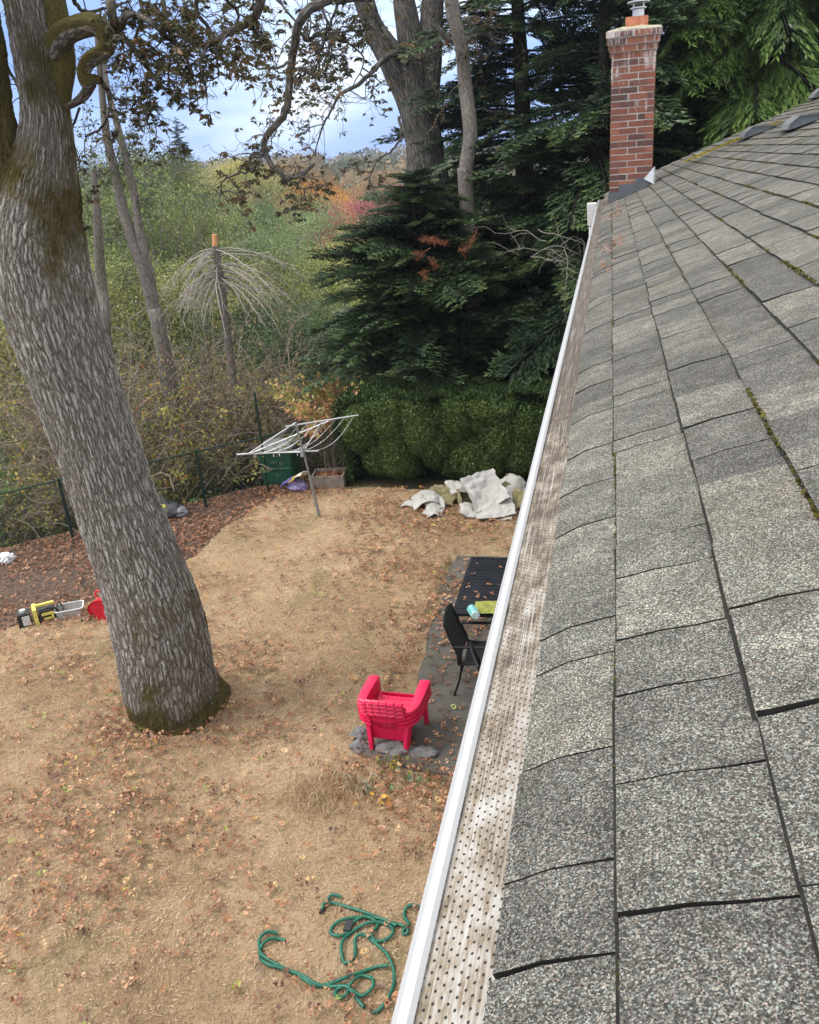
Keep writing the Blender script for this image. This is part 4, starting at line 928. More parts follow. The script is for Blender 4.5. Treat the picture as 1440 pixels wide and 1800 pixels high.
def woodland():
    rng = np.random.default_rng(81); seen = set()
    # px, top row, distance, kind, proto, width factor, label
    T = [
     (60, 300, 40, 'green', 0, 1.1, 'green broadleaf tree low on the far left behind the big oak trunk'),
     (150, 262, 34, 'green', 1, 1.2, 'green tree rising just right of the big oak fork'),
     (215, 248, 46, 'willow', 2, 1.0, 'olive green tree behind the twin slender trunks'),
     (275, 268, 60, 'green', 3, 1.3, 'green tree left of the lone skyline conifer'),
     (345, 282, 74, 'willow', 0, 1.3, 'olive green tree just below the lone skyline conifer'),
     (398, 272, 95, 'willow', 4, 1.0, 'yellowish olive tree between the lone conifer and the open sky'),
     (420, 268, 120, 'yellow', 1, .9, 'bright yellow treetop on the skyline below the hanging oak twigs'),
     (455, 300, 66, 'willow', 2, 1.3, 'olive tree in the middle of the woodland skyline'),
     (500, 268, 92, 'brown', 3, 1.2, 'russet bare-topped tree on the skyline left of the orange maple'),
     (540, 262, 110, 'brown', 0, 1.1, 'brown autumn tree on the skyline behind the orange maple'),
     (500, 318, 52, 'blue', 1, 1.3, 'blue-green tree left of the orange maple'),
     (560, 300, 62, 'orange', 4, .95, 'bright orange maple standing in the gap of the woodland'),
     (585, 330, 58, 'orange', 2, .8, 'smaller orange maple lower right of the bright orange one'),
     (440, 350, 44, 'green', 0, 1.2, 'green tree above the dead stub'),
     (545, 360, 40, 'blue', 3, 1.2, 'blue-green tree below the orange maple'),
     (370, 350, 50, 'green', 4, 1.2, 'green tree on the slope above the dead stub, to its left'),
     (300, 340, 40, 'willow', 1, 1.3, 'pale olive tree between the twin trunks and the dead stub'),
     (250, 340, 30, 'willow', 3, 1.1, 'pale twiggy tree directly behind the twin trunks'),
     (470, 400, 32, 'blue', 2, 1.2, 'lush green tree right of the dead stub'),
     (560, 430, 30, 'green', 1, 1.1, 'green tree left of the low spreading fir'),
     (620, 380, 34, 'willow', 0, 1.0, 'olive tree edging the low spreading fir'),
     (640, 322, 42, 'pink', 4, 1.1, 'pinkish red maple beside the low spreading fir'),
     (680, 318, 44, 'pink', 1, .9, 'smaller red treetop peeping over the low spreading fir'),
     (640, 290, 90, 'brown', 2, 1.1, 'brown treetop on the skyline right of the hill gap'),
     (700, 285, 80, 'brown', 3, 1.2, 'tan treetop on the skyline just left of the forked oak'),
     (700, 330, 60, 'yellow', 0, .6, 'small yellow treetop just left of the forked oak stem'),
     (380, 440, 27, 'willow', 4, 1.2, 'pale olive tree right behind the dead stub'),
     (320, 440, 25, 'willow', 2, 1.2, 'thin olive tree between the twin trunks and the stub'),
     (220, 430, 24, 'willow', 0, 1.1, 'olive scrub tree left of the twin trunks'),
     (130, 420, 26, 'green', 3, 1.1, 'green tree hidden behind the middle of the big oak trunk'),
     (20, 420, 24, 'willow', 2, 1.2, 'olive tree left of the big oak trunk'),
     (430, 500, 23, 'blue', 1, .9, 'bright green bushy tree right below the dead stub branches'),
     (520, 520, 24, 'blue', 4, 1.0, 'green bushy tree above the orange-leaved shrub'),
     (780, 420, 30, 'green', 0, 1.0, 'green tree showing through the dark firs'),
     (880, 300, 45, 'green', 1, 1.2, 'pale green tree glimpsed behind the tall dark fir'),
     (1000, 290, 50, 'willow', 4, 1.2, 'olive tree glimpsed between the firs left of the chimney')]
    for i, (px, top, Y, kind, pi, wf, label) in enumerate(T):
        tp = at(px, top, y=Y); z = float(terrain(tp[0], Y))-.2; h = max(3.5, tp[2]-z)
        key = (pi, kind)
        if key not in PM:
            f, w_ = PROTO[pi]
            base = [k for k in PM if k[0] == pi]
            if base: mf = PM[base[0]][0].copy(); mf.materials.clear(); mf.materials.append(C_[kind]); mw = PM[base[0]][1]
            else: mf = mesh_only(f, 'crown', C_[kind]); mw = mesh_only(w_, 'trunk', M_WB, True)
            PM[key] = (mf, mw)
        t = thing('broadleaf_tree', label, 'tree', (tp[0], Y, z), rng.uniform(0, 6.28), 'trees of the woodland beyond the fence')
        sx = h*wf*(1.0 if h < 9 else .8)
        for me, nm in ((PM[key][0], 'crown'), (PM[key][1], 'trunk')):
            o = bpy.data.objects.new(nm, me); COL.objects.link(o); o.parent = t; o.scale = (sx, sx, h)
woodland()
# lone conifer on the skyline
def skyline_conifer():
    Y = 78; tp = at(308, 205, y=Y); z = float(terrain(tp[0], Y))-.3; t = thing('conifer_tree', 'lone dark conifer standing above the woodland skyline', 'tree', (tp[0], Y, z))
    w_, f = MB(), MB(); conifer(w_, f, np.random.default_rng(5), tp[2]-z, 3.1, FIRF, n=520, z0=2.0, shape=.8, up=.05, trunk=.2, wood=False)
    w_.build('trunk', M_FW, t, smooth=True); f.build('crown', C_['dark'], t)
skyline_conifer()
def far_wood():
    """the hillside wood far beyond, one mass"""
    rng = np.random.default_rng(91); b = MB(); n = 2300
    th = rng.uniform(R(-62), R(40), n); rr = rng.uniform(120, 520, n); x = rr*np.sin(th); y = rr*np.cos(th); z = terrain(x, y)
    for i in range(n):
        s = rng.uniform(2.2, 4.5); hh = rng.uniform(4, 8.5); k = 46
        d = nrm(rng.normal(size=(k, 3))+np.array([0, 0, .5])); p = np.array([x[i], y[i], z[i]+hh-s])+d*np.array([s, s, s*rng.uniform(.8, 1.3)])
        b.cards(p, 1.5, .7, nb=d, spread=.6, tint=np.clip(rng.uniform(0, 1)+rng.normal(0, .08, k), 0, 1), rng=rng)
    tag(b.build('far_wood', leafmat("far_wood_leaves", [(0, (.06, .09, .065)), (.35, (.11, .14, .085)), (.6, (.17, .17, .105)), (.8, (.23, .18, .12)), (1, (.30, .21, .13))], .2, 0, .02, .1)), kind='stuff')
far_wood()

# ---------------- hedge, shrubs and scrub
def build_hedge():
    rng = np.random.default_rng(101); x0, x1, ya, yb, zt = -4.85, .9, 14.55, 15.85, 1.72
    t = thing('hedge', 'clipped dark green cypress hedge at the back of the lawn', 'hedge', ((x0+x1)/2, 15.2, 0)); O = np.array([(x0+x1)/2, 15.2, 0])
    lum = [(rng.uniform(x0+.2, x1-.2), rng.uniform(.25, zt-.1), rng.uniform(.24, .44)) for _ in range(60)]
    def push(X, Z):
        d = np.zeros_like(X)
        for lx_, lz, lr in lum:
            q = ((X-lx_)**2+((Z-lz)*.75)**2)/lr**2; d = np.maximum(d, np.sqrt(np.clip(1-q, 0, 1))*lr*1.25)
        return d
    def topz(X): return zt-.06+.10*vnoise(np.stack([X*1.9, X*0, X*0+3], 1), 2)+.05*vnoise(np.stack([X*5, X*0, X*0+3], 1), 2)
    f = MB(); c = MB()
    n = 62000; X = rng.uniform(x0, x1, n); Z = rng.uniform(.0, 1, n); tz = topz(X); Z = Z*tz
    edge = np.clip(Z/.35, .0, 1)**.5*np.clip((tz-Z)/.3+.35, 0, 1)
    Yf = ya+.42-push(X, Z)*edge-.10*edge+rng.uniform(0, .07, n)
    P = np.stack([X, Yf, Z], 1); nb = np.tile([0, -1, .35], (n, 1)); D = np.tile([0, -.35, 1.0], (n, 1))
    f.cards(P-O, .055, .62, nb=nb, D=D, spread=2.6, tint=np.clip(.12+1.5*push(X, Z)+.12*Z+rng.normal(0, .14, n), 0, 1), rng=rng)  # tint drops in the hollows between lumps: shade painted into the leaf colour
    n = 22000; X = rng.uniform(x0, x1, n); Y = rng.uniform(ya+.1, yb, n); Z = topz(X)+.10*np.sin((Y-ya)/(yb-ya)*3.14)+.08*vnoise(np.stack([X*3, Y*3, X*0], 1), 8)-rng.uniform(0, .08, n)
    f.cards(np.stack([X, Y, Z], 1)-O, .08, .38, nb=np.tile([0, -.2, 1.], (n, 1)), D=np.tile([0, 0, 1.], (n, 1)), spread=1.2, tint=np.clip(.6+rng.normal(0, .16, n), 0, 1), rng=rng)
    n = 9000; Y = rng.uniform(ya+.1, yb, n); Z = rng.uniform(0, zt-.05, n)
    f.cards(np.stack([np.full(n, x0)+rng.normal(0, .06, n)+.1*np.sin(Z*4), Y, Z], 1)-O, .08, .38, nb=np.tile([-1., -.2, .3], (n, 1)), spread=1.1, rng=rng)
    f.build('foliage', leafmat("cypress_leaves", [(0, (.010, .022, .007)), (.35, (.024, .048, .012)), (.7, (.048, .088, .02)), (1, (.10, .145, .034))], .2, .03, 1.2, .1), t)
    for x in np.arange(x0+.35, x1, .55): c.tube([(x-O[0], 0, 0), (x-O[0]+.03, .02, .8), (x-O[0], 0, zt-.25)], [.05, .04, .015], 6)
    c.box((0, .12, zt/2-.12), (x1-x0-.35, .62, zt-.3)); c.build('stems', plain("hedge_wood_dark_core", (.012, .013, .008), 1, var=.3), t)  # stems, plus an added near-black core box standing in for shade in the gaps
build_hedge()
M_SH1 = leafmat("shrub_yellow_green", [(0, (.08, .10, .025)), (.3, (.17, .19, .045)), (.6, (.34, .33, .07)), (.88, (.58, .50, .10)), (1, (.45, .20, .06))], .45, .04, .8, .15)
M_SH2 = leafmat("shrub_olive_russet", [(0, (.10, .085, .04)), (.3, (.18, .175, .065)), (.6, (.28, .27, .10)), (.85, (.42, .33, .11)), (1, (.44, .19, .08))], .45, .04, .8, .15)
M_SH3 = leafmat("shrub_green", [(0, (.05, .09, .03)), (.4, (.11, .19, .06)), (.8, (.20, .30, .10)), (1, (.32, .36, .14))], .4, .05, .8, .15)
M_TW = plain("brown_twigs", (.19, .15, .115), .9, var=.4)
def shrub_proto(seed, n_st, hh, lf, leaf, aspect, spread=.8, fine=5):
    rng = np.random.default_rng(seed); w_, f = MB(), MB(); tips = []
    for k in range(n_st):
        az = rng.uniform(0, 6.28); d = nrm(np.array([math.cos(az)*spread*rng.random(), math.sin(az)*spread*rng.random(), 1.0])); L = hh*rng.uniform(.55, 1.05)
        P, _ = wander((rng.normal(0, .12), rng.normal(0, .12), -.1), d, L, L/9, rng, .10, .35*rng.random(), 0)
        w_.tube(P, np.linspace(.013, .004, len(P)), 4, cap=False)
        for m in range(fine):
            i = rng.integers(3, len(P)); Q, _ = wander(P[i], nrm(rng.normal(size=3)+np.array([0, 0, .5])), rng.uniform(.25, .7), .09, rng, .22, .1)
            w_.tube(Q, np.linspace(.005, .0022, len(Q)), 3, cap=False); tips.append(Q)
        tips.append(P[4:])
    for T in tips:
        n = rng.poisson(lf); 
        if n: 
            q = T[rng.integers(0, len(T), n)]+rng.normal(0, leaf*.6, (n, 3)); D = nrm(rng.normal(size=(n, 3))+np.array([0, 0, -.7])); f.cards(q, leaf, aspect, D=D, spread=1, rng=rng, tint=np.clip(rng.uniform(.1, .9)+rng.normal(0, .2, n), 0, 1))
    return mesh_only(f, 'foliage', M_SH1), mesh_only(w_, 'stems', M_TW)
def scrub():
    rng = np.random.default_rng(111)
    SP = {'yellow': shrub_proto(1, 26, 2.3, 9, .056, .60, fine=7), 'russet': shrub_proto(2, 40, 2.6, 8, .040, .55, fine=9), 'green': shrub_proto(3, 20, 1.5, 15, .07, .55), 'bare': shrub_proto(4, 40, 2.8, 2.2, .045, .5, fine=9)}
    mats = {'yellow': M_SH1, 'russet': M_SH2, 'green': M_SH3, 'bare': M_SH2}
    # column, row of the foot or distance, kind, scale, label
    S = [(20, 9.9+1.2, -12.2, 'yellow', 1.25, 'large yellow-leaved shrub at the left frame edge behind the fence'),
     (0, 12.6, -10.6, 'yellow', 1.2, 'yellow-leaved shrub drooping over the fence just left of the big oak'),
     (0, 13.4, -11.6, 'green', 1.3, 'green shrub behind the yellow-leaved ones at the far left'),
     (0, 13.9, -9.6, 'bare', 1.15, 'twiggy brown shrub hidden behind the big oak trunk'),
     (0, 14.3, -8.5, 'yellow', 1.05, 'yellow and green shrub at the right edge of the big oak trunk, at the fence'),
     (0, 15.1, -7.9, 'yellow', 1.0, 'yellow speckled shrub over the fence post between oak and green bin'),
     (0, 16.1, -7.6, 'russet', 1.0, 'russet twiggy shrub left of the tall fence post'),
     (0, 16.9, -6.5, 'russet', .9, 'olive twiggy shrub between the tall fence post and the orange-leaved shrub'),
     (0, 15.8, -8.9, 'russet', 1.15, 'russet shrub under the twin slender trunks'),
     (0, 16.8, -8.2, 'bare', 1.15, 'bare twiggy shrub around the foot of the dead stub'),
     (0, 16.9, -9.8, 'yellow', 1.25, 'bright yellow shrub at the foot of the twin slender trunks'),
     (0, 17.6, -7.2, 'russet', 1.1, 'olive shrub behind the tall fence post'),
     (0, 17.9, -9.1, 'russet', 1.3, 'golden brown shrub left of the dead stub'),
     (0, 16.0, -11.0, 'russet', 1.3, 'russet shrub seen just right of the middle of the big oak trunk'),
     (0, 15.0, -12.6, 'russet', 1.3, 'russet shrub behind the far left fence'),
     (0, 17.5, -13.2, 'russet', 1.5, 'olive shrub high at the left frame edge below the fork'),
     (0, 19.4, -12.0, 'bare', 1.5, 'pale bare shrub left of the twin trunks'),
     (0, 19.6, -8.0, 'green', 1.5, 'fresh green bush beyond the dead stub'),
     (0, 18.6, -6.6, 'green', 1.4, 'fresh green bush behind the orange-leaved shrub'),
     (0, 18.0, -5.4, 'green', 1.2, 'green bush between the orange-leaved shrub and the low fir'),
     (0, 21.0, -9.6, 'green', 1.7, 'green bush on the slope left of the dead stub'),
     (0, 20.8, -6.8, 'green', 1.7, 'pale green bush above the orange-leaved shrub'),
     (0, 21.5, -11.0, 'russet', 1.6, 'golden brush beyond the twin trunks'),
     (0, 12.2, -12.8, 'bare', 1.1, 'bare brown shrub low at the left edge behind the fence'),
     (0, 13.0, -9.3, 'bare', .8, 'tangle of bare twigs at the fence right behind the big oak'),
     (0, 16.2, -5.4, 'russet', .45, 'small brown shrub behind the planter box'),
     (0, 15.9, -8.1, 'bare', .9, 'pale twiggy thicket between the dead stub and the fence'),
     (0, 17.0, -8.9, 'yellow', 1.0, 'yellow-green thicket between the twin trunks and the dead stub')]
    for i, (a, Y, X, kd, sc, label) in enumerate(S):
        z = float(terrain(X, Y))-.05
        t = thing('shrub', label, 'shrub', (X, Y, z), rng.uniform(0, 6.28), 'scrub behind the fence')
        me = SP[kd][0].copy() if kd in ('russet', 'green', 'bare') and SP[kd][0].materials[0] is M_SH1 else SP[kd][0]
        if me is not SP[kd][0]: me.materials.clear(); me.materials.append(mats[kd]); SP[kd] = (me, SP[kd][1])
        sc *= (1.45 if Y > 13 and i < 18 else 1.15) if i < 25 or i > 25 else 1
        for m, nm in ((SP[kd][0], 'foliage'), (SP[kd][1], 'stems')):
            o = bpy.data.objects.new(nm, m); COL.objects.link(o); o.parent = t; o.scale = (sc, sc, sc*rng.uniform(.92, 1.05))
    # the dogwood with orange and pink leaves
    X, Y = -5.32, 15.38; t = thing('shrub', 'shrub with orange, pink and green autumn leaves behind the clothes line', 'shrub', (X, Y, 0))
    w_, f = MB(), MB(); tips = []; r2 = np.random.default_rng(7)
    for k in range(13):
        d = nrm(np.array([abs(r2.normal(0, .48))*r2.choice([-.9, 1]), r2.normal(0, .18)+.0, 1.0])); P, dl = wander((r2.normal(0, .06), r2.normal(0, .05), -.05), d, 1.55, .16, r2, .07, .03); w_.tube(P, np.linspace(.02, .01, len(P)), 6, cap=False)
        for m in range(3): grow(w_, tips, P[-1-m*2], nrm(dl+r2.normal(0, .8, 3)+np.array([0, 0, .2])), .50, .009, 2, r2, wob=.2, grav=.15, kids=2, nseg=4, rmin=.003)
    for T in tips:
        n = 13; q = T[r2.integers(0, len(T), n)]+r2.normal(0, .06, (n, 3)); q = q[q[:, 2] > 1.0+.5*(np.mean(q[:, 0]) < -.4)]; n = len(q)
        if n == 0: continue
        side = np.clip(.56+q[:, 0]*.06-(q[:, 2]-1.5)*.30+r2.normal(0, .2, n), 0, 1)
        f.cards(q, .095, .6, D=nrm(r2.normal(size=(n, 3))+np.array([0, 0, -1.2])), tint=side, rng=r2)
    w_.build('stems', M_TW, t, smooth=True)
    f.build('foliage', leafmat("autumn_leaves", [(0, (.14, .20, .05)), (.3, (.30, .33, .08)), (.5, (.55, .45, .15)), (.7, (.70, .38, .20)), (.88, (.72, .32, .21)), (1, (.66, .24, .2))], .45, .04, 1.5, .1), t)
    # ground cover on the slope: brambles, ferns, dead leaves
    r3 = np.random.default_rng(12); n = 90000; X = r3.uniform(-26, 3, n); Y = r3.uniform(8, 34, n); d = beyond(X, Y); k = (d > .35) & (d < 18); X, Y, d = X[k], Y[k], d[k]
    g = vnoise(np.stack([X*.8, Y*.8, X*0], 1), 3); Z = terrain(X, Y)-.03+np.abs(r3.normal(0, .12, len(X)))*(1+g)*np.clip(d/2, .2, 2.0)
    b = MB(); b.cards(np.stack([X, Y, Z], 1), .11, .6, nb=np.tile([0, -.2, 1.], (len(X), 1)), spread=1.1, tint=np.clip(.5+.5*g+r3.normal(0, .18, len(X)), 0, 1), rng=r3)
    tag(b.build('undergrowth', leafmat("undergrowth_leaves", [(0, (.10, .055, .03)), (.25, (.15, .10, .04)), (.45, (.08, .10, .03)), (.75, (.10, .17, .05)), (1, (.20, .28, .09))], .35, .03, .5, .12)), kind='stuff')
scrub()

# ---------------- dry grass and fallen leaves
def blades():
    rng = np.random.default_rng(121); n = 330000
    X = rng.uniform(-11.5, .2, n); Y = 1.8+rng.random(n)**1.25*12.9; P = np.stack([X, Y], 1); k = in_poly(P, LAWN)
    k &= ~((X > -2.3+.05*np.sin(Y*9)) & (Y > 6.8) & (Y < 11.6))
    X, Y = X[k], Y[k]; n = len(X); g = vnoise(np.stack([X*.9, Y*.9, X*0], 1), 14); g2 = vnoise(np.stack([X*3.2, Y*3.2, X*0], 1), 15)
    flow = .6*np.sin(X*.7+Y*.4)+2.0*vnoise(np.stack([X*1.5, Y*1.5, X*0], 1), 16); D = np.stack([np.cos(flow*2), np.sin(flow*2), np.full(n, .45)], 1)
    Z = .008+rng.uniform(.0, .02, n)
    b = MB(); t_ = np.clip(.50+.28*g+.24*g2+rng.normal(0, .30, n), 0, 1)
    b.cards(np.stack([X, Y, Z], 1), .038, .13, D=nrm(D+rng.normal(0, .55, (n, 3))*np.array([1, 1, .5])), nb=np.tile([0, 0, 1.], (n, 1)), spread=.8, tint=t_, rng=rng)
    # taller dry tufts by the rocks and a fringe along the slabs
    q = 1300; cx = rng.normal(-2.60, .24, q); cy = rng.normal(6.15, .18, q); b.cards(np.stack([cx, cy, rng.uniform(.02, .11, q)], 1), .17, .035, D=nrm(np.stack([rng.normal(0, .35, q), rng.normal(0, .35, q), np.ones(q)], 1)), spread=.6, tint=rng.uniform(.35, .9, q), rng=rng)
    q = 1500; cy = rng.uniform(9.3, 11.5, q); cx = -2.30+rng.normal(0, .05, q); b.cards(np.stack([cx, cy, rng.uniform(.01, .05, q)], 1), .07, .06, D=nrm(np.stack([rng.normal(0, .5, q), rng.normal(0, .5, q), np.ones(q)], 1)), spread=.6, tint=rng.uniform(.0, .3, q), rng=rng)
    q = 1200; cy = rng.normal(10.34, .03, q); cx = rng.uniform(-2.25, -1.2, q); b.cards(np.stack([cx, cy, rng.uniform(.03, .05, q)], 1), .05, .08, D=nrm(np.stack([rng.normal(0, .5, q), rng.normal(0, .5, q), np.ones(q)], 1)), spread=.6, tint=rng.uniform(.0, .5, q), rng=rng)
    m = leafmat("straw_blades", [(0, (.15, .13, .06)), (.18, (.25, .175, .10)), (.45, (.42, .295, .175)), (.75, (.56, .415, .26)), (1, (.66, .52, .36))], .15, .03, 1.1, .06)
    tag(b.build('dry_grass', m), kind='stuff')
blades()
def leaf_shape(rng, lob=True):
    """an oak leaf outline with a little curl, unit length"""
    if lob: O_ = [(0, -.5, .02), (0, -.30, .05), (0, -.18, .17), (0, -.08, .10), (0, .04, .27), (0, .14, .14), (0, .27, .25), (0, .36, .12), (0, .5, .04)]
    else: O_ = [(0, -.5, .01), (0, -.2, .2), (0, .1, .24), (0, .35, .13), (0, .5, .01)]
    L = [(x, y) for _, y, x in O_]+[(-x, y) for _, y, x in O_[::-1]]
    V = [(0, -.1, 0), (0, .2, 0)]+[(x*1.25, y, 0) for x, y in L]; V = np.array(V, float)
    c1, c2 = rng.uniform(-.7, 1.4, 2); V[:, 2] = c1*V[:, 0]**2*1.6+c2*V[:, 1]**2*.6+rng.normal(0, .012, len(V))
    n = len(L); F = []
    for i in range(n):
        j = (i+1) % n; my = (L[i][1]+L[j][1])/2; F.append([2+i, 2+j, 0 if my < .05 else 1])
    return V, np.array(F)
def scatter_leaves(b, X, Y, Z, size, rng, tint, shapes, tilt=.35):
    si = rng.integers(0, len(shapes), len(X))
    for s, (V, F) in enumerate(shapes):
        k = np.where(si == s)[0]; n = len(k)
        if n == 0: continue
        az = rng.uniform(0, 6.28, n); nx = rng.normal(0, tilt, (n, 2)); N_ = nrm(np.concatenate([nx, np.ones((n, 1))], 1))
        U = nrm(np.stack([np.cos(az), np.sin(az), np.zeros(n)], 1)); U = nrm(U-N_*np.sum(U*N_, 1, keepdims=True)); W = np.cross(N_, U); S = (size[k] if hasattr(size, '__len__') else np.full(n, size))*rng.uniform(.65, 1.25, n)
        P = np.stack([X[k], Y[k], Z[k]], 1)[:, None]+S[:, None, None]*(V[None, :, :1]*W[:, None]+V[None, :, 1:2]*U[:, None]+V[None, :, 2:]*N_[:, None])
        FF = (F[None]+np.arange(n)[:, None, None]*len(V)).reshape(-1, 3)
        b.add(P.reshape(-1, 3), FF, np.repeat(tint[k], len(V)))
LEAF_STOPS = [(0, (.075, .038, .026)), (.3, (.16, .07, .04)), (.55, (.30, .125, .06)), (.78, (.48, .24, .115)), (.88, (.56, .38, .20)), (.93, (.55, .30, .05)), (.97, (.55, .45, .07)), (1, (.26, .30, .07))]
def fallen():
    rng = np.random.default_rng(131); b = MB(); shapes = [leaf_shape(rng) for _ in range(7)]+[leaf_shape(rng, False) for _ in range(2)]
    # lawn
    n = 38000; X = rng.uniform(-11.5, .2, n); Y = 1.8+rng.random(n)**1.1*12.8; P = np.stack([X, Y], 1); g = vnoise(np.stack([X*.6, Y*.6, X*0], 1), 24)+.6*vnoise(np.stack([X*2, Y*2, X*0], 1), 25)
    k = in_poly(P, LAWN) & (rng.random(n) < np.clip(.28+.8*g+.25*((Y > 8) & (X > -3.2))+.3*(X > -2.0), .08, 1)); X, Y = X[k], Y[k]; n = len(X)
    on = (X > -2.25) & (Y > 6.8) & (Y < 11.56); kk = ~on | (rng.random(n) < .95); X, Y, on = X[kk], Y[kk], on[kk]; n = len(X)
    scatter_leaves(b, X, Y, np.where(on, .045, .05)+rng.uniform(0, .025, n), .082, rng, np.clip(rng.beta(2.2, 1.8, n)*.93+(rng.random(n) < .035)*.5, 0, 1), shapes)
    # bed: a thick layer of small crisp leaves, thinner where the soil shows
    n = 75000; X = rng.uniform(-18, -5, n); Y = rng.uniform(4, 16, n); P = np.stack([X, Y], 1); g = vnoise(np.stack([X*.9, Y*.9, X*0], 1), 34)+.5*vnoise(np.stack([X*3, Y*3, X*0], 1), 35)
    soil = np.exp(-(((X+8.6)/1.1)**2+((Y-10.1)/.75)**2)); k = ((in_poly(P, BED) & ~in_poly(P, LAWN)) | ((beyond(X, Y) > 0) & (beyond(X, Y) < 2.2))) & (rng.random(n) < np.clip(.85+.4*g-1.0*soil, .12, 1)); X, Y = X[k], Y[k]; n = len(X)
    scatter_leaves(b, X, Y, terrain(X, Y)+.012+rng.uniform(0, .03, n), .075, rng, np.clip(rng.beta(2.4, 1.9, n)*.88, 0, 1), shapes, .55)
    # drift against the slabs and the rocks, and round the bin
    for cx, cy, sx, sy, q in ((-4.9, 6.85, .35, .14, 90), (-4.2, 7.15, .12, .3, 70), (-5.3, 7.0, .12, .25, 50), (-2.35, 8.5, .12, .8, 150), (-2.2, 6.5, .3, .25, 170), (-1.5, 6.1, .35, .4, 200), (-5.6, 14.1, .5, .2, 350), (-4.7, 7.0, .5, .4, 90)):
        X, Y = rng.normal(cx, sx, q), rng.normal(cy, sy, q); scatter_leaves(b, X, Y, np.full(q, .04)+rng.uniform(0, .03, q), .07, rng, rng.beta(2.2, 1.8, q)*.93, shapes, .5)
    tag(b.build('fallen_leaves', leafmat("fallen_leaf", LEAF_STOPS, .2, .05, 5, .03)), kind='stuff')
    # brown litter caught on the roof edge and the guard
    b = MB(); spots = [(at(1075, 520, y=5.9)[0], 5.9, .04, .22, 70), (.04, 8.5, .05, .35, 70), (.0, 11.0, .05, .4, 50), (-.02, 4.9, .03, .1, 16), (1.75, 11.5, .15, .5, 60)]
    for cx, cy, sx, sy, q in spots:
        X, Y = rng.normal(cx, sx, q), rng.normal(cy, sy, q); scatter_leaves(b, X, Y, np.where(X > X0, roof_z(X), Z0-.02)+.018, .028, rng, .25+.5*rng.random(q), shapes, .5)
    tag(b.build('roof_litter', leafmat("litter", [(0, (.14, .06, .04)), (.5, (.30, .14, .09)), (1, (.45, .27, .18))], .1, .03, 5, .05)), kind='stuff')
fallen()

# ================================================================== THINGS IN THE GARDEN
def rot(ax, ay, az):
    return np.array(Matrix.Rotation(az, 3, 'Z') @ Matrix.Rotation(ay, 3, 'Y') @ Matrix.Rotation(ax, 3, 'X'))
def blob(b, c, r, seed, amp=.18, n=28, sc=2.2, flat=None, tint=.5, mi=0):
    a = np.linspace(0, 2*np.pi, n, endpoint=False); p = np.linspace(0, np.pi, n//2+1); A, Q = np.meshgrid(a, p)
    D = np.stack([np.cos(A)*np.sin(Q), np.sin(A)*np.sin(Q), np.cos(Q)], -1).reshape(-1, 3)
    k = 1+amp*vnoise(D*sc, seed)+amp*.5*vnoise(D*sc*2.7, seed+3); V = D*k[:, None]*np.array(r)
    if flat is not None: V[:, 2] = np.maximum(V[:, 2], flat)
    i = np.arange(n//2)[:, None]*n; j = np.arange(n)[None]; kk = (j+1) % n
    b.add(V+np.array(c), np.stack([i+j, i+n+j, i+n+kk, i+kk], -1).reshape(-1, 4), tint, mi=mi)
def plate(b, pts, th, tint=.5, mi=0):
    """a thin solid from a grid of points (m, n, 3)"""
    G = np.asarray(pts, float); m, n = G.shape[:2]; du = np.gradient(G, axis=0); dv = np.gradient(G, axis=1); Nn = nrm(np.cross(du, dv))
    T = (G+Nn*th/2).reshape(-1, 3); B_ = (G-Nn*th/2).reshape(-1, 3); k = m*n
    i = np.arange(m-1)[:, None]*n; j = np.arange(n-1)[None]; F = np.stack([i+j, i+n+j, i+n+j+1, i+j+1], -1).reshape(-1, 4)
    rim = [q for q in range(n)]+[q*n+n-1 for q in range(1, m)]+[(m-1)*n+q for q in range(n-2, -1, -1)]+[q*n for q in range(m-2, 0, -1)]
    R_ = np.array([[rim[q], rim[(q+1) % len(rim)], rim[(q+1) % len(rim)]+k, rim[q]+k] for q in range(len(rim))])
    b.add(np.concatenate([T, B_]), np.concatenate([F, F[:, ::-1]+k, R_]), tint, mi=mi)

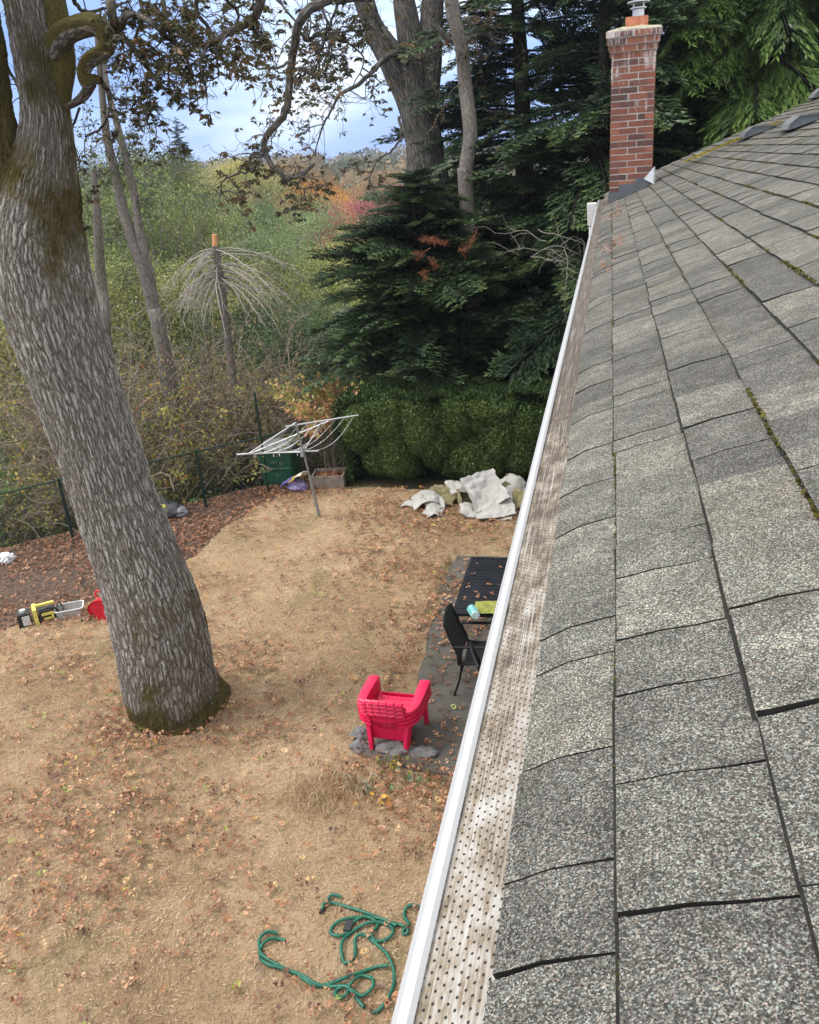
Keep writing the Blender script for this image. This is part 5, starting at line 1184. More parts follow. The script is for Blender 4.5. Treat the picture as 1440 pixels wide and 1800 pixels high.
# ---------------- stack of four pink garden chairs
def pinkmat():
    m, t, bs, o = mat("pink_plastic"); n = noise(t, 7, 5, .6); c = ramp(t, n, [(.3, (.62, .004, .055)), (.7, (.74, .008, .080))]); d = ramp(t, noise(t, 40, 6, .7), [(.55, 0.0), (.75, .22)])
    c = mixc(t, d, c, (.45, .12, .12)); t.links.new(c, bs.inputs['Base Color']); bs.inputs['Roughness'].default_value = .42; bump(t, bs, noise(t, 160, 3), .12, .002); return m
M_PK = pinkmat()
def pink_chair(label, dz, dy):
    t = thing('garden_chair', label, 'chair', (-2.12, 7.14+dy, dz*.85), R(-3), 'pink garden chairs stacked by the patio'); t.scale = (.86, .86, .76)
    # seat: sagging slats with grooves
    b = MB(); W_ = .235
    for i in range(6):
        y0 = .26-i*.075; u0, u1 = i/6, (i+1)/6
        zf = lambda y: .36-.10*(.30-y)/.46+.03*max(0, (y-.18)/.1)*-1
        xs = np.linspace(-W_, W_, 9); G = [[(x, y, zf(y)-.012*(1-(x/W_)**2)) for x in xs] for y in (y0, y0-.034, y0-.069)]
        plate(b, G, .012)
    b.box((-W_+.01, .06, .285), (.02, .42, .05), rot(.22, 0, 0)); b.box((W_-.01, .06, .285), (.02, .42, .05), rot(.22, 0, 0)); b.build('seat', M_PK, t)
    # backrest: six slats on a shallow curve, joined by rails
    b = MB(); n = 6; half = .265
    for i in range(n):
        s = (i-(n-1)/2)/(n/2); x0 = s*half-.040; x1 = s*half+.040
        top = .80-.055*s*s
        def back(x, h): # h 0..1 up the slat
            q = (x/half); return (x*(.86+.14*h), -.17-.26*h-.055*(1-q*q)+.04, .27+(top-.27)*h-.012*math.sin(h*3.1))
        G = [[back(x, h) for x in np.linspace(x0, x1, 4)] for h in np.linspace(0, 1, 8)]; plate(b, G, .013)
        # rolled top edge of the slat
        G = [[tuple(np.array(back(x, 1.0))+np.array([0, -k*.014, -k*k*.010+.002])) for x in np.linspace(x0, x1, 3)] for k in (0, 1, 2)]; plate(b, G, .006)
    for h in (.10, .62):
        P = []
        for x in np.linspace(-half-.02, half+.02, 13): q = x/half; P.append((x*(.86+.14*h), -.17-.26*h-.055*(1-q*q)+.04-.018, .27+.52*h))
        P = np.array(P); plate(b, np.stack([P+[0, 0, .022], P-[0, 0, .022]]), .012)
    b.build('backrest', M_PK, t)
    for s in (-1, 1):      # arms curl round the back
        b = MB(); C = catmull([(s*.325, .36, .545), (s*.330, .20, .55), (s*.335, .0, .548), (s*.325, -.16, .54), (s*.27, -.27, .53), (s*.16, -.335, .52)], 6); wd = np.interp(np.linspace(0, 1, len(C)), [0, .3, .7, 1], [.062, .058, .045, .022])
        Tn = nrm(np.gradient(C, axis=0)); Sd = nrm(np.cross(Tn, (0, 0, 1))); plate(b, np.stack([C+Sd*w_ for w_ in ()] or [C-Sd*wd[:, None], C-Sd*wd[:, None]*.3+[0, 0, .006], C+Sd*wd[:, None]*.3+[0, 0, .006], C+Sd*wd[:, None]]), .014)
        plate(b, np.stack([C+s*0+(-Sd*wd[:, None]), C-Sd*wd[:, None]*1.02+[0, 0, -.035]]), .008); plate(b, np.stack([C+(Sd*wd[:, None]), C+Sd*wd[:, None]*1.02+[0, 0, -.035]]), .008)
        b.build('armrest', M_PK, t)
        b = MB(); b.bar((s*.305, .335, 0), (s*.315, .29, .54), .062, .05, (1, 0, 0)); b.build('leg', M_PK, t)
        b = MB(); b.bar((s*.215, -.27, 0), (s*.26, -.185, .47), .066, .045, (1, 0, 0)); b.bar((s*.26, -.19, .46), (s*.30, -.17, .535), .05, .03, (1, 0, 0)); b.build('leg', M_PK, t)
    b = MB(); plate(b, [[(x, .295, z) for x in np.linspace(-.27, .27, 5)] for z in (.24, .35)], .012); b.build('apron', M_PK, t); b = MB(); plate(b, [[(x, -.20, z) for x in np.linspace(-.23, .23, 7)] for z in (.16, .22)], .012); b.build('rear_rail', M_PK, t)
pink_chair('bottom pink plastic garden chair of the stack of four, legs on the ground', 0.0, 0.0)
pink_chair('second pink plastic garden chair from the bottom of the stack of four', .058, -.008)
pink_chair('third pink plastic garden chair from the bottom of the stack of four', .116, -.016)
pink_chair('topmost pink plastic garden chair of the stack of four, with a leaf on its arm', .174, -.024)

# ---------------- black patio furniture
M_BK = plain("black_metal", (.012, .012, .014), .35, .4, var=.3, scale=12); M_SL = plain("black_sling", (.010, .010, .011), .75, var=.3, scale=60)
def slat_table():
    x0, x1, y0, y1, z = -1.72, -.78, 8.52, 10.04, .72
    t = thing('patio_table', 'long black slatted patio table with brown leaves on it beside the house', 'table', ((x0+x1)/2, (y0+y1)/2, .03)); O = np.array([(x0+x1)/2, (y0+y1)/2, 0.0])
    b = MB(); n = 17; w_ = (y1-y0-.10)/n
    for i in range(n): b.box(np.array([(x0+x1)/2, y0+.05+w_*(i+.5), z-.008])-O, (x1-x0-.10, w_-.006, .014))
    for (cx, cy, dx, dy) in (((x0+x1)/2, y0+.024, x1-x0, .048), ((x0+x1)/2, y1-.024, x1-x0, .048), (x0+.024, (y0+y1)/2, .048, y1-y0-.098), (x1-.024, (y0+y1)/2, .048, y1-y0-.098)): b.box(np.array([cx, cy, z-.014])-O, (dx, dy, .032))
    b.build('tabletop', M_TB, t)
    for sx in (x0+.05, x1-.05):
        for sy in (y0+.05, y1-.05): b = MB(); b.box(np.array([sx, sy, (z-.03)/2])-O, (.045, .045, z-.03)); b.build('leg', M_BK, t)
M_TB = plain("dark_slate_metal", (.016, .018, .024), .38, .2, var=.35, scale=5)
slat_table()
def patio_chair(label, x, y, rz):
    t = thing('patio_chair', label, 'chair', (x, y, .03), rz, 'black patio chairs')   # faces local +Y
    hw = .235; seat = MB(); G = [[(q, yy, .42+.02*(yy/.2)-.018*(1-(q/hw)**2)) for q in np.linspace(-hw, hw, 7)] for yy in np.linspace(-.22, .22, 7)]; plate(seat, G, .008); seat.build('seat', M_SL, t)
    bk = MB(); G = [[(q*(1-.0*h), -.23-.17*h-.02*math.sin(h*3.1)-.02*(1-(q/hw)**2), .44+.46*h+.035*(1-(q/hw)**2)*h) for q in np.linspace(-hw, hw, 9)] for h in np.linspace(0, 1, 9)]; plate(bk, G, .010); bk.build('backrest', M_SL, t)
    fr = MB()
    for s in (-1, 1):
        fr.tube(catmull([(s*hw, .24, .43), (s*hw, 0, .42), (s*hw, -.2, .425), (s*hw, -.26, .50), (s*hw, -.34, .74), (s*hw, -.40, .90)], 5), .012, 7)
        l = MB(); l.tube(catmull([(s*(hw+.02), .27, 0), (s*(hw+.02), .25, .3), (s*(hw+.02), .235, .64)], 5), .012, 7); l.build('leg', M_BK, t)
        l = MB(); l.tube(catmull([(s*(hw+.02), -.33, 0), (s*(hw+.02), -.25, .25), (s*(hw+.015), -.235, .45), (s*(hw+.02), -.30, .64)], 5), .012, 7); l.build('leg', M_BK, t)
        a = MB(); C = catmull([(s*(hw+.03), .26, .645), (s*(hw+.035), .05, .655), (s*(hw+.03), -.30, .64)], 6); plate(a, np.stack([C-[.022, 0, 0], C+[0, 0, .005], C+[.022, 0, 0]]), .014); a.build('armrest', M_BK, t)
    fr.tube(catmull([(-hw, -.40, .90), (-hw*.5, -.415, .93), (0, -.42, .94), (hw*.5, -.415, .93), (hw, -.40, .90)], 5), .012, 7); fr.tube([(-hw, .235, .40), (hw, .235, .40)], .011, 6)
    fr.build('frame', M_BK, t); return t
patio_chair('black sling patio chair at the near end of the slatted table, back to the lawn', -1.30, 8.19, R(-90))
patio_chair('black patio chair almost hidden under the gutter, only a corner showing', -.90, 7.50, R(-72))
def table_things():
    p = at(832, 1085, z=.75); t = thing('tin', 'teal and white tin lying on the near corner of the black table', 'tin', (p[0], p[1]+.02, .755), R(25))
    b = MB(); P = [(-.06, 0, .052), (.06, 0, .052)]; b.tube([(0, -.075, .056), (0, .075, .056)], .056, 8); b.build('body', plain("teal_tin", (.20, .55, .52), .4, var=.35, scale=25), t)
    b = MB(); b.tube([(0, -.095, .056), (0, -.076, .056)], .050, 8); b.build('lid', plain("pale_lid", (.62, .80, .76), .4, var=.15), t)
    p = at(868, 1072, z=.75); t = thing('cloth', 'olive green cloth spread on the black table next to the teal tin', 'cloth', (p[0]-.02, p[1], .753), R(4))
    xs = np.linspace(-.20, .20, 22); ys = np.linspace(-.15, .15, 18); G = np.array([[(x, y, .014) for y in ys] for x in xs]); F = G.reshape(-1, 3); F[:, 2] += .014*(vnoise(F*np.array([9, 9, 1]), 4)+1)+.006*vnoise(F*24, 5); F[:, :2] += .012*np.stack([vnoise(F*6, 7), vnoise(F*6, 9)], 1)
    b = MB(); plate(b, F.reshape(G.shape), .006); b.build('fabric', plain("olive_cloth", (.26, .27, .06), .95, var=.35, scale=22), t)
    rng = np.random.default_rng(5); b = MB(); q = 26; X = rng.uniform(-1.66, -.95, q); Y = rng.uniform(8.6, 9.9, q); scatter_leaves(b, X, Y, np.full(q, .765), .085, rng, .45+.4*rng.random(q), [leaf_shape(rng) for _ in range(4)], .3)
    tag(b.build('table_leaves', leafmat("table_leaf", LEAF_STOPS, .2, .05, 5, .03)), kind='stuff')
table_things()

# ---------------- rotary clothes line
def clothes_line():
    base = np.array([-4.87, 13.05, 0]); top = np.array([-4.98, 12.74, 1.80])
    t = thing('clothes_line', 'leaning silver rotary clothes line standing on the lawn', 'clothes line', tuple(base)); mS = plain("aluminium", (.55, .57, .58), .4, .5, var=.1); mG = plain("galvanised_pole", (.30, .32, .33), .45, .5, var=.2)
    L = lambda *q: np.array(q)-base
    hub = base+(top-base)*.70
    b = MB(); b.tube([L(*base)-[0, 0, .1], L(*(base+(top-base)*.42))], .026, 10); b.tube([L(*(base+(top-base)*.40)), L(*top)], .019, 10); b.build('pole', mG, t, smooth=True)
    A0, A1 = np.array([-6.08, 12.68, 1.27]), np.array([-4.70, 12.90, 1.26]); B0, B1 = np.array([-5.15, 12.70, 1.745]), np.array([-4.06, 13.28, 1.76])
    for (p, q, r) in ((A0, A1, .013), (B0, B1, .012)): b = MB(); b.tube([L(*p), L(*q)], r, 8); b.build('arm', mS, t, smooth=True)
    for (p, q) in ((A0*.86+A1*.14, top), (A0*.84+A1*.16, B0*.35+B1*.65), (hub, B0*.5+B1*.5), (hub, A0*.5+A1*.5)): b = MB(); b.tube([L(*p), L(*q)], .011, 8); b.build('strut', mS, t, smooth=True)
    b = MB(); b.tube([L(*hub)-[.01, .03, .07], L(*hub)+[-.01, 0, .07]], .035, 10); b.build('hub', mG, t, smooth=True)
    for k in range(8):
        u = (k+.5)/8; p, q = A0*(1-u)+A1*u, B0*(1-u)+B1*u; s = np.linspace(0, 1, 14)[:, None]; C = p+(q-p)*s; C[:, 2] -= .11*np.sin(s[:, 0]*np.pi)*(1+.3*math.sin(k*2)); b = MB(); b.tube(C-base, .0035, 5); b.build('line', mS, t)
    b = MB()
    for u in (.22, .45, .52, .74): c = L(*(A0*(1-u)+A1*u)); b.box(c-[0, 0, .03], (.012, .012, .07), taper=.7)
    tag(b.build('clothes_pegs', plain("white_pegs", (.7, .7, .68), .5), t), 'white pegs hanging from the near arm')
clothes_line()

# ---------------- green bin, bag, planter
def compost_bin():
    t = thing('compost_bin', 'dark green plastic compost bin with grey lid at the corner of the fence', 'compost bin', (-6.20, 14.80, 0), R(4)); m = plain("dark_green_plastic", (.008, .075, .040), .45, var=.2, scale=6)
    b = MB(); w0, w1, hh = .60, .66, .70
    def ring(w_, z, n=4, r=.08):
        P = []
        for cx, cy, a0 in ((1, 1, 0), (-1, 1, 90), (-1, -1, 180), (1, -1, 270)):
            for k in range(n): a = R(a0+90*k/(n-1)); P.append((cx*(w_/2-r)+r*math.cos(a), cy*(w_/2-r)+r*math.sin(a), z))
        return P
    rs = []; 
    for z, dw in ((0, 0), (.02, .0), (.33, .03), (.34, .05), (.37, .05), (.38, .03), (hh-.02, .06), (hh, .08)): rs.append(ring(w0+dw, z))
    V = np.array(rs); m_, n = V.shape[:2]; i = np.arange(m_-1)[:, None]*n; j = np.arange(n)[None]; k = (j+1) % n
    b.add(V.reshape(-1, 3), np.stack([i+j, i+k, i+n+k, i+n+j], -1).reshape(-1, 4)); b.build('body', m, t)
    for x in (-.2, 0, .2): pass
    b = MB(); b.box((0, -.316, .175), (.40, .02, .24)); b.build('hatch', m, t)
    b = MB(); b.box((-.02, -.345, .50), (.12, .02, .022)); b.build('handle', plain("grey_green_handle", (.10, .14, .12), .5), t)
    b = MB(); rs = [ring(.70, hh, r=.10), ring(.72, hh+.02, r=.10), ring(.70, hh+.06, r=.10), ring(.52, hh+.10, r=.12), ring(.2, hh+.115, r=.09)]
    V = np.array(rs); m_ = len(V); i = np.arange(m_-1)[:, None]*n; b.add(V.reshape(-1, 3), np.stack([i+j, i+k, i+n+k, i+n+j], -1).reshape(-1, 4)); b.add(V[-1], [list(range(n))]); b.build('lid', plain("grey_lid", (.20, .21, .21), .55, var=.2, scale=10), t)
compost_bin()
def soil_bag():
    p = (-5.72, 14.25, 0); t = thing('soil_bag', 'crumpled purple, yellow and white plastic sack leaning between the green bin and the planter', 'bag', p, R(-35))
    def part(name, pts, m):
        b = MB(); G = np.array(pts, float); F = G.reshape(-1, 3); F += .022*np.stack([vnoise(F*11, 1), vnoise(F*11, 2), vnoise(F*11, 3)], 1); plate(b, F.reshape(G.shape), .012); b.build(name, m, t)
    us = np.linspace(0, 1, 12)
    def S(u0, u1, w0=.17): return [[(-.30+.62*u, s*w0*(1-.35*u)-.0, .05+.36*u+.09*(1-(s)**2)*(1-.5*u)+.0) for s in np.linspace(-1, 1, 9)] for u in np.linspace(u0, u1, 10)]
    part('purple_end', S(0, .42, .19), plain("purple_film", (.15, .13, .36), .35, var=.7, scale=20))
    part('yellow_panel', S(.43, .70, .17), plain("yellow_film", (.62, .42, .06), .35, var=.3, scale=14))
    part('white_end', S(.71, 1.0, .165), plain("white_film", (.66, .63, .52), .35, var=.15, scale=14))
    b = MB(); blob(b, (-.02, .02, .12), (.26, .15, .13), 4, .2, flat=-.12); b.build('filling', plain("mauve_sack_film", (.22, .19, .36), .5, var=.6, scale=16), t)  # rounded mauve body under the three film panels
soil_bag()
def planter():
    t = thing('planter_box', 'low weathered timber planter box full of brown leaves in front of the hedge corner', 'planter', (-5.17, 14.62, 0), R(8)); m = plain("grey_timber", (.20, .165, .14), .9, var=.35, scale=9); L_, W_, hh = .62, .46, .25
    for c, d in (((0, -W_/2, hh/2), (L_, .03, hh)), ((0, W_/2, hh/2), (L_, .03, hh)), ((-L_/2+.015, 0, hh/2-.002), (.03, W_-.031, hh-.004)), ((L_/2-.015, 0, hh/2-.002), (.03, W_-.031, hh-.004))): b = MB(); b.box(c, d); b.build('side_board', m, t)
    rng = np.random.default_rng(3); b = MB(); b.box((0, 0, .09), (L_-.062, W_-.032, .17)); q = 260; scatter_leaves(b, rng.uniform(-.27, .27, q), rng.uniform(-.19, .19, q), rng.uniform(.18, .215, q), .07, rng, rng.beta(2, 2, q)*.9, [leaf_shape(rng) for _ in range(3)], .6); b.build('soil', leafmat("planter_leaf", LEAF_STOPS, .1, .03, 5, .03), t)
    b = MB(); b.tube([(-.05, .0, .1), (-.06, .02, .5), (-.03, .0, .75)], .008, 5); b.build('stem', M_TW, t)
planter()

# ---------------- fence
def fence():
    mG = plain("green_fence_metal", (.008, .034, .024), .45, .3, var=.25, scale=10); D = nrm(np.array([.76, .65]))
    t = thing('fence', 'green chain link fence with tubular rail and posts along the leaf-strewn bed', 'fence', (FP[0], FP[1], 0)); O = np.array([FP[0], FP[1], 0])
    def f(s, z): return np.array([D[0]*s, D[1]*s, z])
    s0, s1, top = -7.5, 3.0, 1.08
    b = MB(); P = [f(s, top+.012*math.sin(s*2.3)) for s in np.linspace(s0, s1, 30)]; b.tube(P, .016, 8); b.build('top_rail', mG, t, smooth=True)
    for s in (-6.9, -4.6, -2.3, .06, 1.28):
        hh = 1.12 if s < 1 else 1.95; b = MB(); b.tube([f(s, -.2), f(s, hh)], .026 if s < 1 else .022, 8); b.build('post', mG, t, smooth=True)
    b = MB(); w_ = .0016; cell = .085     # woven diamond mesh
    n = int((s1-s0+1.1)/cell)
    for k in range(n):
        for sg in (-1, 1):
            a = s0+k*cell-(1.06 if sg > 0 else 0)*1.0; e = a+1.06*sg if sg > 0 else a-1.06; 
            a0 = a if sg > 0 else a; pa, pb = (a0, .02), (a0+sg*1.06, 1.07); lo, hi = min(pa[0], pb[0]), max(pa[0], pb[0])
            if hi < s0 or lo > s1: continue
            u0 = 0; u1 = 1
            A_, B_ = f(pa[0], pa[1]), f(pb[0], pb[1])
            if pa[0] < s0 or pa[0] > s1 or pb[0] < s0 or pb[0] > s1:
                v = (np.clip(pa[0], s0, s1)-pa[0])/(pb[0]-pa[0]); q = (np.clip(pb[0], s0, s1)-pa[0])/(pb[0]-pa[0]); A2 = A_+(B_-A_)*v; B_ = A_+(B_-A_)*q; A_ = A2
            if np.linalg.norm(A_-B_) < .05: continue
            b.tube([A_, B_], w_, 3, cap=False)
    b.build('chain_link', mG, t)
    # higher strand from the tall post towards the hedge
    b = MB(); b.tube([f(1.28, 1.10), f(3.0, 1.15)], .010, 6); b.build('brace', mG, t)
fence()

# ---------------- torn membrane sheets by the hedge
def sheets():
    mW = plain("pale_roof_membrane", (.37, .36, .335), .75, var=.16, scale=6, bumpy=.1); mO = plain("olive_felt_underside", (.19, .165, .085), .95, var=.35, scale=16, bumpy=.4)
    def sheet(label, px, py, z, w_, l_, rz, pitch, rollx, curl, mats, seed, tear=.05, lift=0.0, curly=0.0):
        p = at(px, py, z=z); rng = np.random.default_rng(seed); n = 26; G = []
        for u in np.linspace(-.5, .5, n):
            row = []
            for v in np.linspace(-.5, .5, n):
                x, y = u*w_, v*l_; a = curl*u; c2 = curly*v
                X = (math.sin(a)/curl*w_ if abs(curl) > 1e-3 else x); Z = ((1-math.cos(a))/curl*w_ if abs(curl) > 1e-3 else 0); Yv = (math.sin(c2)/curly*l_ if abs(curly) > 1e-3 else y); Z += ((1-math.cos(c2))/curly*l_ if abs(curly) > 1e-3 else 0)
                row.append((X, Yv, Z))
            G.append(row)
        G = np.array(G); F = G.reshape(-1, 3); F[:, 2] += .07*vnoise(F*3.2, seed)+.05*np.abs(vnoise(F*5.5, seed+1))+.012*vnoise(F*15, seed+4)
        e = np.zeros((n, n)); e[0], e[-1], e[:, 0], e[:, -1] = 1, 1, 1, 1; j = vnoise(F*13+5, seed+2).reshape(n, n)*e*tear; G = F.reshape(n, n, 3); G[..., 0] -= j*np.sign(G[..., 0]); G[..., 1] -= np.abs(j)*np.sign(G[..., 1])
        M_ = rot(rollx, pitch, rz); V = G.reshape(-1, 3)@M_.T; V[:, 2] += -V[:, 2].min()*1.0+lift; 
        t = thing('membrane_sheet', label, 'torn sheet', (p[0], p[1], 0), 0, 'torn membrane sheets heaped on the lawn'); b = MB(); plate(b, V.reshape(n, n, 3)+[0, 0, .008], .006); b.build('face', mats[0], t); b = MB(); plate(b, V.reshape(n, n, 3), .006); b.build('backing', mats[1], t)
    # label, spot, height of the spot, size, turn, pitch, roll, curl
    sheet('pale hump-backed sheet at the left end of the torn sheets', 752, 880, .12, .62, .50, R(20), 0, R(8), -1.9, (mW, mO), 1, lift=0.0)
    sheet('small pale tongue of membrane pointing left from the heap', 722, 886, .05, .34, .24, R(-12), R(4), 0, -.8, (mW, mW), 2)
    sheet('white jagged strip hanging forward near the left end of the heap', 762, 898, .05, .30, .55, R(15), R(0), R(24), -1.6, (mW, mW), 3, tear=.13)
    sheet('olive felt piece lying face up left of the roll', 780, 872, .12, .50, .48, R(-10), 0, R(22), .7, (mO, mO), 4, lift=.05)
    sheet('olive sheet curled into an upright roll in the middle of the heap', 815, 882, .1, .62, .36, R(30), R(0), R(62), 4.6, (mO, mO), 5, tear=.02)
    sheet('pale sheet sticking up behind the roll', 812, 858, .3, .55, .42, R(35), R(18), R(20), -1.0, (mW, mO), 6, lift=.12)
    sheet('largest pale sheet standing tilted at the top of the heap', 853, 866, .32, .62, .72, R(28), R(-10), R(34), .35, (mW, mO), 7, tear=.02, lift=.10)
    sheet('flat pale folded sheet with leaves on it in front of the largest one', 868, 886, .2, .66, .62, R(14), R(-6), R(20), .25, (mW, mO), 8, tear=.02, lift=.06)
    sheet('pale sheet lying lowest at the front right of the heap', 856, 902, .05, .95, .42, R(-4), R(3), R(10), .6, (mW, mW), 9)
    sheet('pale arched sheet at the right end of the heap by the gutter', 892, 860, .25, .58, .50, R(-20), 0, R(25), -1.9, (mW, mO), 10, lift=.08)
    sheet('olive felt showing at the right end of the heap', 898, 884, .1, .55, .5, R(-35), R(5), R(35), .8, (mO, mO), 11)
sheets()

# ---------------- things along the lawn edge on the left
def left_things():
    p = at(62, 1096, z=0); t = thing('power_pack', 'black, silver and yellow cordless power pack lying on the lawn edge', 'power tool', (p[0], p[1]+.05, .0), R(38)); mK = plain("black_plastic", (.012, .013, .014), .5, var=.3); mY = plain("yellow_plastic", (.60, .53, .12), .5, var=.15); mS = plain("silver_label", (.50, .50, .48), .4, var=.2, scale=24)
    b = MB(); b.box((-.15, 0, .105), (.17, .20, .19), taper=.93); b.build('battery', mK, t)
    b = MB(); b.box((-.125, -.104, .10), (.10, .012, .14)); b.build('label_plate', mS, t)
    b = MB(); b.tube([(-.15, 0, .20), (-.15, 0, .235)], .042, 12); b.build('cap', mS, t)
    b = MB(); b.box((0, 0, .12), (.055, .25, .23), taper=.95); b.box((.14, .02, .232), (.26, .05, .03)); b.build('frame', mY, t)
    b = MB(); b.box((.15, 0, .09), (.22, .19, .16), taper=.9); b.tube([(.05, -.08, .20), (.16, -.10, .215), (.27, -.08, .18), (.30, -.04, .10)], .016, 8); b.build('motor', mK, t)
    b = MB(); b.box((.16, -.1, .13), (.16, .02, .035)); b.box((.15, -.105, .06), (.10, .02, .03)); b.box((.22, -.1, .09), (.03, .025, .08)); b.build('grip', mY, t)
    b = MB(); b.tube(catmull([(.27, .05, .12), (.33, .05, .17), (.37, .02, .12), (.35, -.03, .04)], 5), .009, 6); b.build('cable', mK, t)
    # clear tub
    p = at(121, 1084, z=0); t = thing('tub', 'shallow grey translucent plastic tub between the power pack and the red bucket', 'tub', (p[0], p[1]+.06, 0), R(28)); m = plain("cloudy_plastic", (.36, .35, .34), .3, var=.15, scale=9)
    def rr_ring(w_, l_, z, r=.05, n=5): return [(cx*(w_/2-r)+r*math.cos(R(a0+90*k/(n-1))), cy*(l_/2-r)+r*math.sin(R(a0+90*k/(n-1))), z) for cx, cy, a0 in ((1, 1, 0), (-1, 1, 90), (-1, -1, 180), (1, -1, 270)) for k in range(n)]
    rs = [rr_ring(.34, .22, 0), rr_ring(.37, .245, .125), rr_ring(.355, .235, .125), rr_ring(.33, .21, .012)]; V = np.array(rs); n = V.shape[1]; i = np.arange(3)[:, None]*n; j = np.arange(n)[None]; k = (j+1) % n
    b = MB(); b.add(V.reshape(-1, 3), np.stack([i+j, i+k, i+n+k, i+n+j], -1).reshape(-1, 4)); b.add(V[-1], [list(range(n))]); b.build('body', m, t)
    rs = [rr_ring(.37, .245, .122), rr_ring(.395, .27, .122), rr_ring(.395, .27, .134), rr_ring(.365, .24, .134)]; V = np.array(rs); b = MB(); b.add(V.reshape(-1, 3), np.stack([i+j, i+k, i+n+k, i+n+j], -1).reshape(-1, 4)); b.build('rim', plain("white_rim", (.62, .61, .58), .4), t)
    # red tub bucket on its side
    p = at(186, 1092, z=0); t = thing('bucket', 'bright red flexible bucket lying behind the left foot of the big oak', 'bucket', (p[0]-.07, p[1]+.14, .0), R(8)); m = plain("red_rubber", (.60, .010, .030), .4, var=.2, scale=8)
    b = MB(); a = np.linspace(0, 2*np.pi, 33)[:-1]; V = []
    for y, r_, zc in ((-.14, .165, .160), (-.02, .15, .16), (.12, .125, .16), (.13, .11, .16)):
        for q in a: V.append((r_*math.cos(q)*(1.1), y+.02*math.sin(q*2), max(.0, zc+r_*math.sin(q)*.98)))
    b.add(V, [[kk*32+i_, kk*32+(i_+1) % 32, (kk+1)*32+(i_+1) % 32, (kk+1)*32+i_] for kk in range(3) for i_ in range(32)]); b.add(V[96:], [list(range(32))]); b.add([(x, y+.03, z) for x, y, z in V[:32]], [list(range(32))]); b.build('body', m, t, smooth=True)
    b = MB(); b.tube(catmull([(-.10, .02, .30), (-.08, .02, .38), (.03, .02, .40), (.10, .02, .36), (.12, .02, .28)], 5), .014, 7); b.build('handle', m, t, smooth=True)
    p = at(158, 1090, z=0); t = thing('pipe', 'short black pipe leaning on the red bucket', 'pipe', (p[0], p[1], 0)); b = MB(); b.tube(catmull([(-.10, -.05, .025), (.02, .0, .045), (.10, .04, .11), (.16, .08, .16)], 6), .022, 9); b.build('tube', mK, t, smooth=True)
    # dark sack beyond the oak
    p = at(297, 912, z=0); t = thing('sack', 'dark grey sack with pointed top and yellow oval mark, on leaf bed behind oak', 'sack', (p[0], p[1]+.1, 0)); m = plain("dark_grey_sheet", (.055, .058, .064), .45, var=.35, scale=10)
    b = MB(); blob(b, (-.04, .05, .11), (.30, .20, .15), 3, .22, flat=-.11); b.build('body', m, t, smooth=True)
    b = MB(); a = np.linspace(0, 2*np.pi, 17)[:-1]; V = [(-.17+.20*math.cos(q)*(1+.1*math.sin(3*q)), .05+.15*math.sin(q), .16) for q in a]+[(-.22, .06, .50)]; b.add(V, [[i_, (i_+1) % 16, 16] for i_ in range(16)]); b.build('pointed_top', m, t)
    b = MB(); b.add([(-.10+.10*math.cos(q), -.115+.012*math.sin(q), .245+.032*math.sin(q)+.02*math.cos(q)) for q in a], [list(range(16))]); V = np.array([(-.10+.10*math.cos(q), -.117, .235+.040*math.sin(q)+.02*math.cos(q)) for q in a]); b.add(V, [list(range(16))]); b.build('oval_mark', plain("yellow_mark", (.65, .62, .10), .5, var=.3, scale=20), t)
    b = MB(); blob(b, (.20, .02, .09), (.13, .11, .10), 8, .15, flat=-.09); b.build('knotted_end', plain("pale_grey_sheet", (.20, .21, .22), .4, var=.5, scale=9), t, smooth=True)
    p = at(14, 985, z=.05); t = thing('plastic_lump', 'small crumpled white plastic lump by the shrubs at the left frame edge', 'litter', (p[0], p[1], terrain(p[0], p[1]))); b = MB(); blob(b, (0, 0, .09), (.12, .10, .10), 5, .35, sc=3.5, flat=-.08); b.build('body', plain("white_plastic_bag", (.65, .65, .66), .4, var=.2, scale=25), t)
left_things()

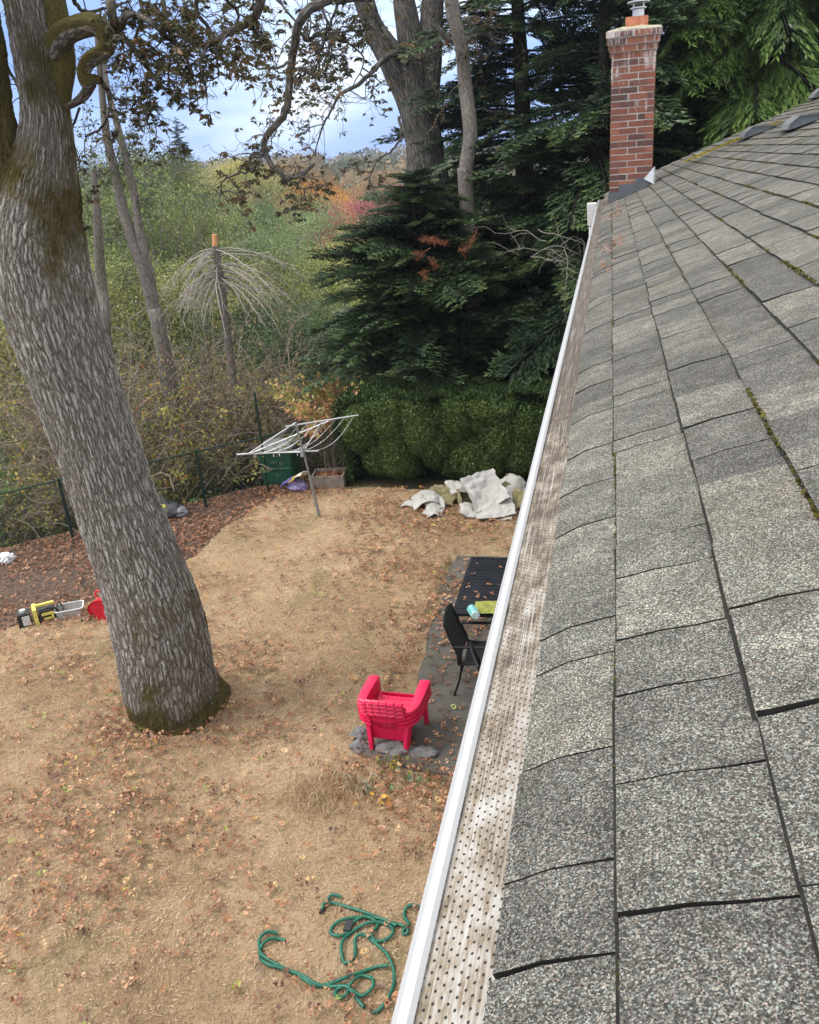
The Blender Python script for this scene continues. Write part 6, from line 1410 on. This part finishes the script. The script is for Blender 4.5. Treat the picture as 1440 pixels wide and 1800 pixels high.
# ---------------- rocks, weeds, hose
def rocks():
    m = plain("grey_rock", (.17, .165, .16), .9, var=.45, scale=9, bumpy=.7)
    for label, px, py, r in (('long flat grey rock in front of the legs of the pink chairs', 692, 1325, (.20, .085, .08)), ('grey rock at the left rear leg of the pink chairs', 634, 1300, (.10, .09, .07)), ('small dark rock left of the pink chairs on the lawn edge', 632, 1322, (.10, .08, .08)), ('rock half buried in leaves right of the long flat rock', 742, 1334, (.15, .08, .07))):
        p = at(px, py, z=0); t = tag(None or (lambda b: (blob(b, (0, 0, .03), r, int(px), .28, n=36, sc=1.8), b.build('rock', m, smooth=False, loc=(p[0], p[1]+.04, 0)))[1])(MB()), label, 'rock', 'rocks around the stacked chairs')
rocks()
def weeds():
    rng = np.random.default_rng(15)
    for label, px, py, n, mm, lf, sp in (('small weed with yellow and green round leaves below the long rock', 690, 1352, 26, M_SH1, .05, .10), ('green weed under the gutter below the rocks', 728, 1380, 34, M_SH3, .05, .13), ('low reddish weed beside the green one under the gutter', 745, 1358, 26, None, .04, .10), ('grey-green weed with long pale leaves in the dry tuft', 640, 1392, 34, 'g', .085, .10), ('small orange and yellow seedling on the lawn below the dry tuft', 672, 1418, 8, 'o', .075, .05)):
        p = at(px, py, z=0); t = thing('weed', label, 'weed', (p[0], p[1], 0)); m = mm if mm not in (None, 'g', 'o') else (leafmat("red_weed", [(0, (.16, .06, .05)), (1, (.36, .13, .11))], .3) if mm is None else (leafmat("sage_weed", [(0, (.16, .18, .10)), (1, (.32, .33, .22))], .3) if mm == 'g' else C_['orange']))
        b = MB(); w_ = MB(); P = np.stack([rng.normal(0, sp, n), rng.normal(0, sp*.8, n), rng.uniform(.03, .13, n)], 1); b.cards(P, lf, .25 if mm == 'g' else .75, nb=np.tile([0, 0, 1.], (n, 1)), rng=rng); b.build('leaves', m, t)
        for q in P[::3]: w_.tube([(q[0]*.3, q[1]*.3, 0), tuple(q)], .003, 3)
        w_.build('stems', M_TW, t)
weeds()
def hose():
    m = plain("green_hose", (.006, .105, .065), .5, var=.3, scale=60); c = lambda L: [(420+x/2.88, 1300+y/2.88) for x, y in L]
    main = c([(520, 800), (470, 795), (440, 830), (425, 858), (440, 835), (500, 832), (580, 860), (660, 890), (740, 915), (830, 945), (858, 970), (845, 985), (830, 975), (860, 940), (838, 895), (845, 860), (880, 845), (925, 850)])
    mid = c([(800, 950), (700, 905), (600, 905), (520, 925), (475, 950), (468, 985), (505, 1003), (545, 985), (580, 930), (640, 905), (700, 930), (690, 965), (670, 990), (690, 1018), (740, 1018), (780, 990), (770, 950), (720, 930), (650, 940), (590, 965), (545, 1000), (520, 1050), (525, 1110), (545, 1135), (585, 1115), (590, 1060), (590, 1015), (620, 995), (670, 1015), (720, 1060), (760, 1110), (785, 1180), (780, 1260), (745, 1340), (700, 1378), (665, 1378)])
    low = c([(240, 1022), (200, 1012), (150, 1025), (112, 1060), (110, 1110), (150, 1150), (220, 1165), (290, 1190), (340, 1230), (380, 1250), (440, 1245), (510, 1230), (590, 1195), (680, 1160), (760, 1155)])
    low2 = c([(200, 985), (150, 985), (108, 1015), (105, 1050), (118, 1100), (180, 1140), (260, 1175), (320, 1205), (390, 1245), (470, 1255), (540, 1262), (590, 1290), (630, 1300), (680, 1265), (675, 1220), (630, 1200), (590, 1225), (560, 1260), (545, 1300), (515, 1320), (490, 1300), (500, 1270), (550, 1262), (590, 1310), (635, 1360)])
    rng = np.random.default_rng(2)
    t = thing('garden_hose', 'tangled dark green garden hose lying on the dry lawn next to the gutter', 'hose', tuple(at(640, 1680, z=0))); O = at(640, 1680, z=0)
    b = MB()
    for k, L in enumerate((main, mid, low, low2)):
        P = catmull([at(x, y, z=.02) for x, y in L], 10)-O; l = np.arange(len(P)); P[:, 2] = .018+.012*(1+np.sin(l*.21+k*1.7))*.8+.004*k; b.tube(P, .0135+.0012*np.sin(l*2.1), 9)
    b.build('tube', m, t, smooth=True)
    b = MB(); p = at(544, 1296+333-0, z=.02) if False else at(420+430/2.88, 1300+855/2.88, z=.02)-O; b.tube([p+[0, .02, .0], p+[-.01, -.05, .0]], .018, 10); b.build('coupling', plain('black_coupling', (.015, .015, .017), .4), t); b = MB(); p = at(420+555/2.88, 1300+945/2.88, z=.03)-O; b.box(p, (.06, .10, .03)); b.build('nozzle', plain("black_fitting", (.015, .015, .017), .4), t)
hose()

# ---------------- air between here and the hills
def haze():
    b = MB(); x, y, z0, z1 = 960, 960, -9.5, 42.0
    V = [(-x, -y, z0), (x, -y, z0), (x, y, z0), (-x, y, z0), (-x, -y, z1), (x, -y, z1), (x, y, z1), (-x, y, z1)]
    b.add(V, [[0, 3, 2, 1], [4, 5, 6, 7], [0, 1, 5, 4], [1, 2, 6, 5], [2, 3, 7, 6], [3, 0, 4, 7]])
    m = bpy.data.materials.new("air"); m.use_nodes = True; t = m.node_tree; t.nodes.clear(); o = N('ShaderNodeOutputMaterial', t); v = N('ShaderNodeVolumePrincipled', t)
    v.inputs['Color'].default_value = (.78, .86, 1.0, 1); v.inputs['Density'].default_value = .00045; v.inputs['Anisotropy'].default_value = .2; t.links.new(v.outputs[0], o.inputs['Volume'])
    tag(b.build('haze', m), kind='stuff')
haze()
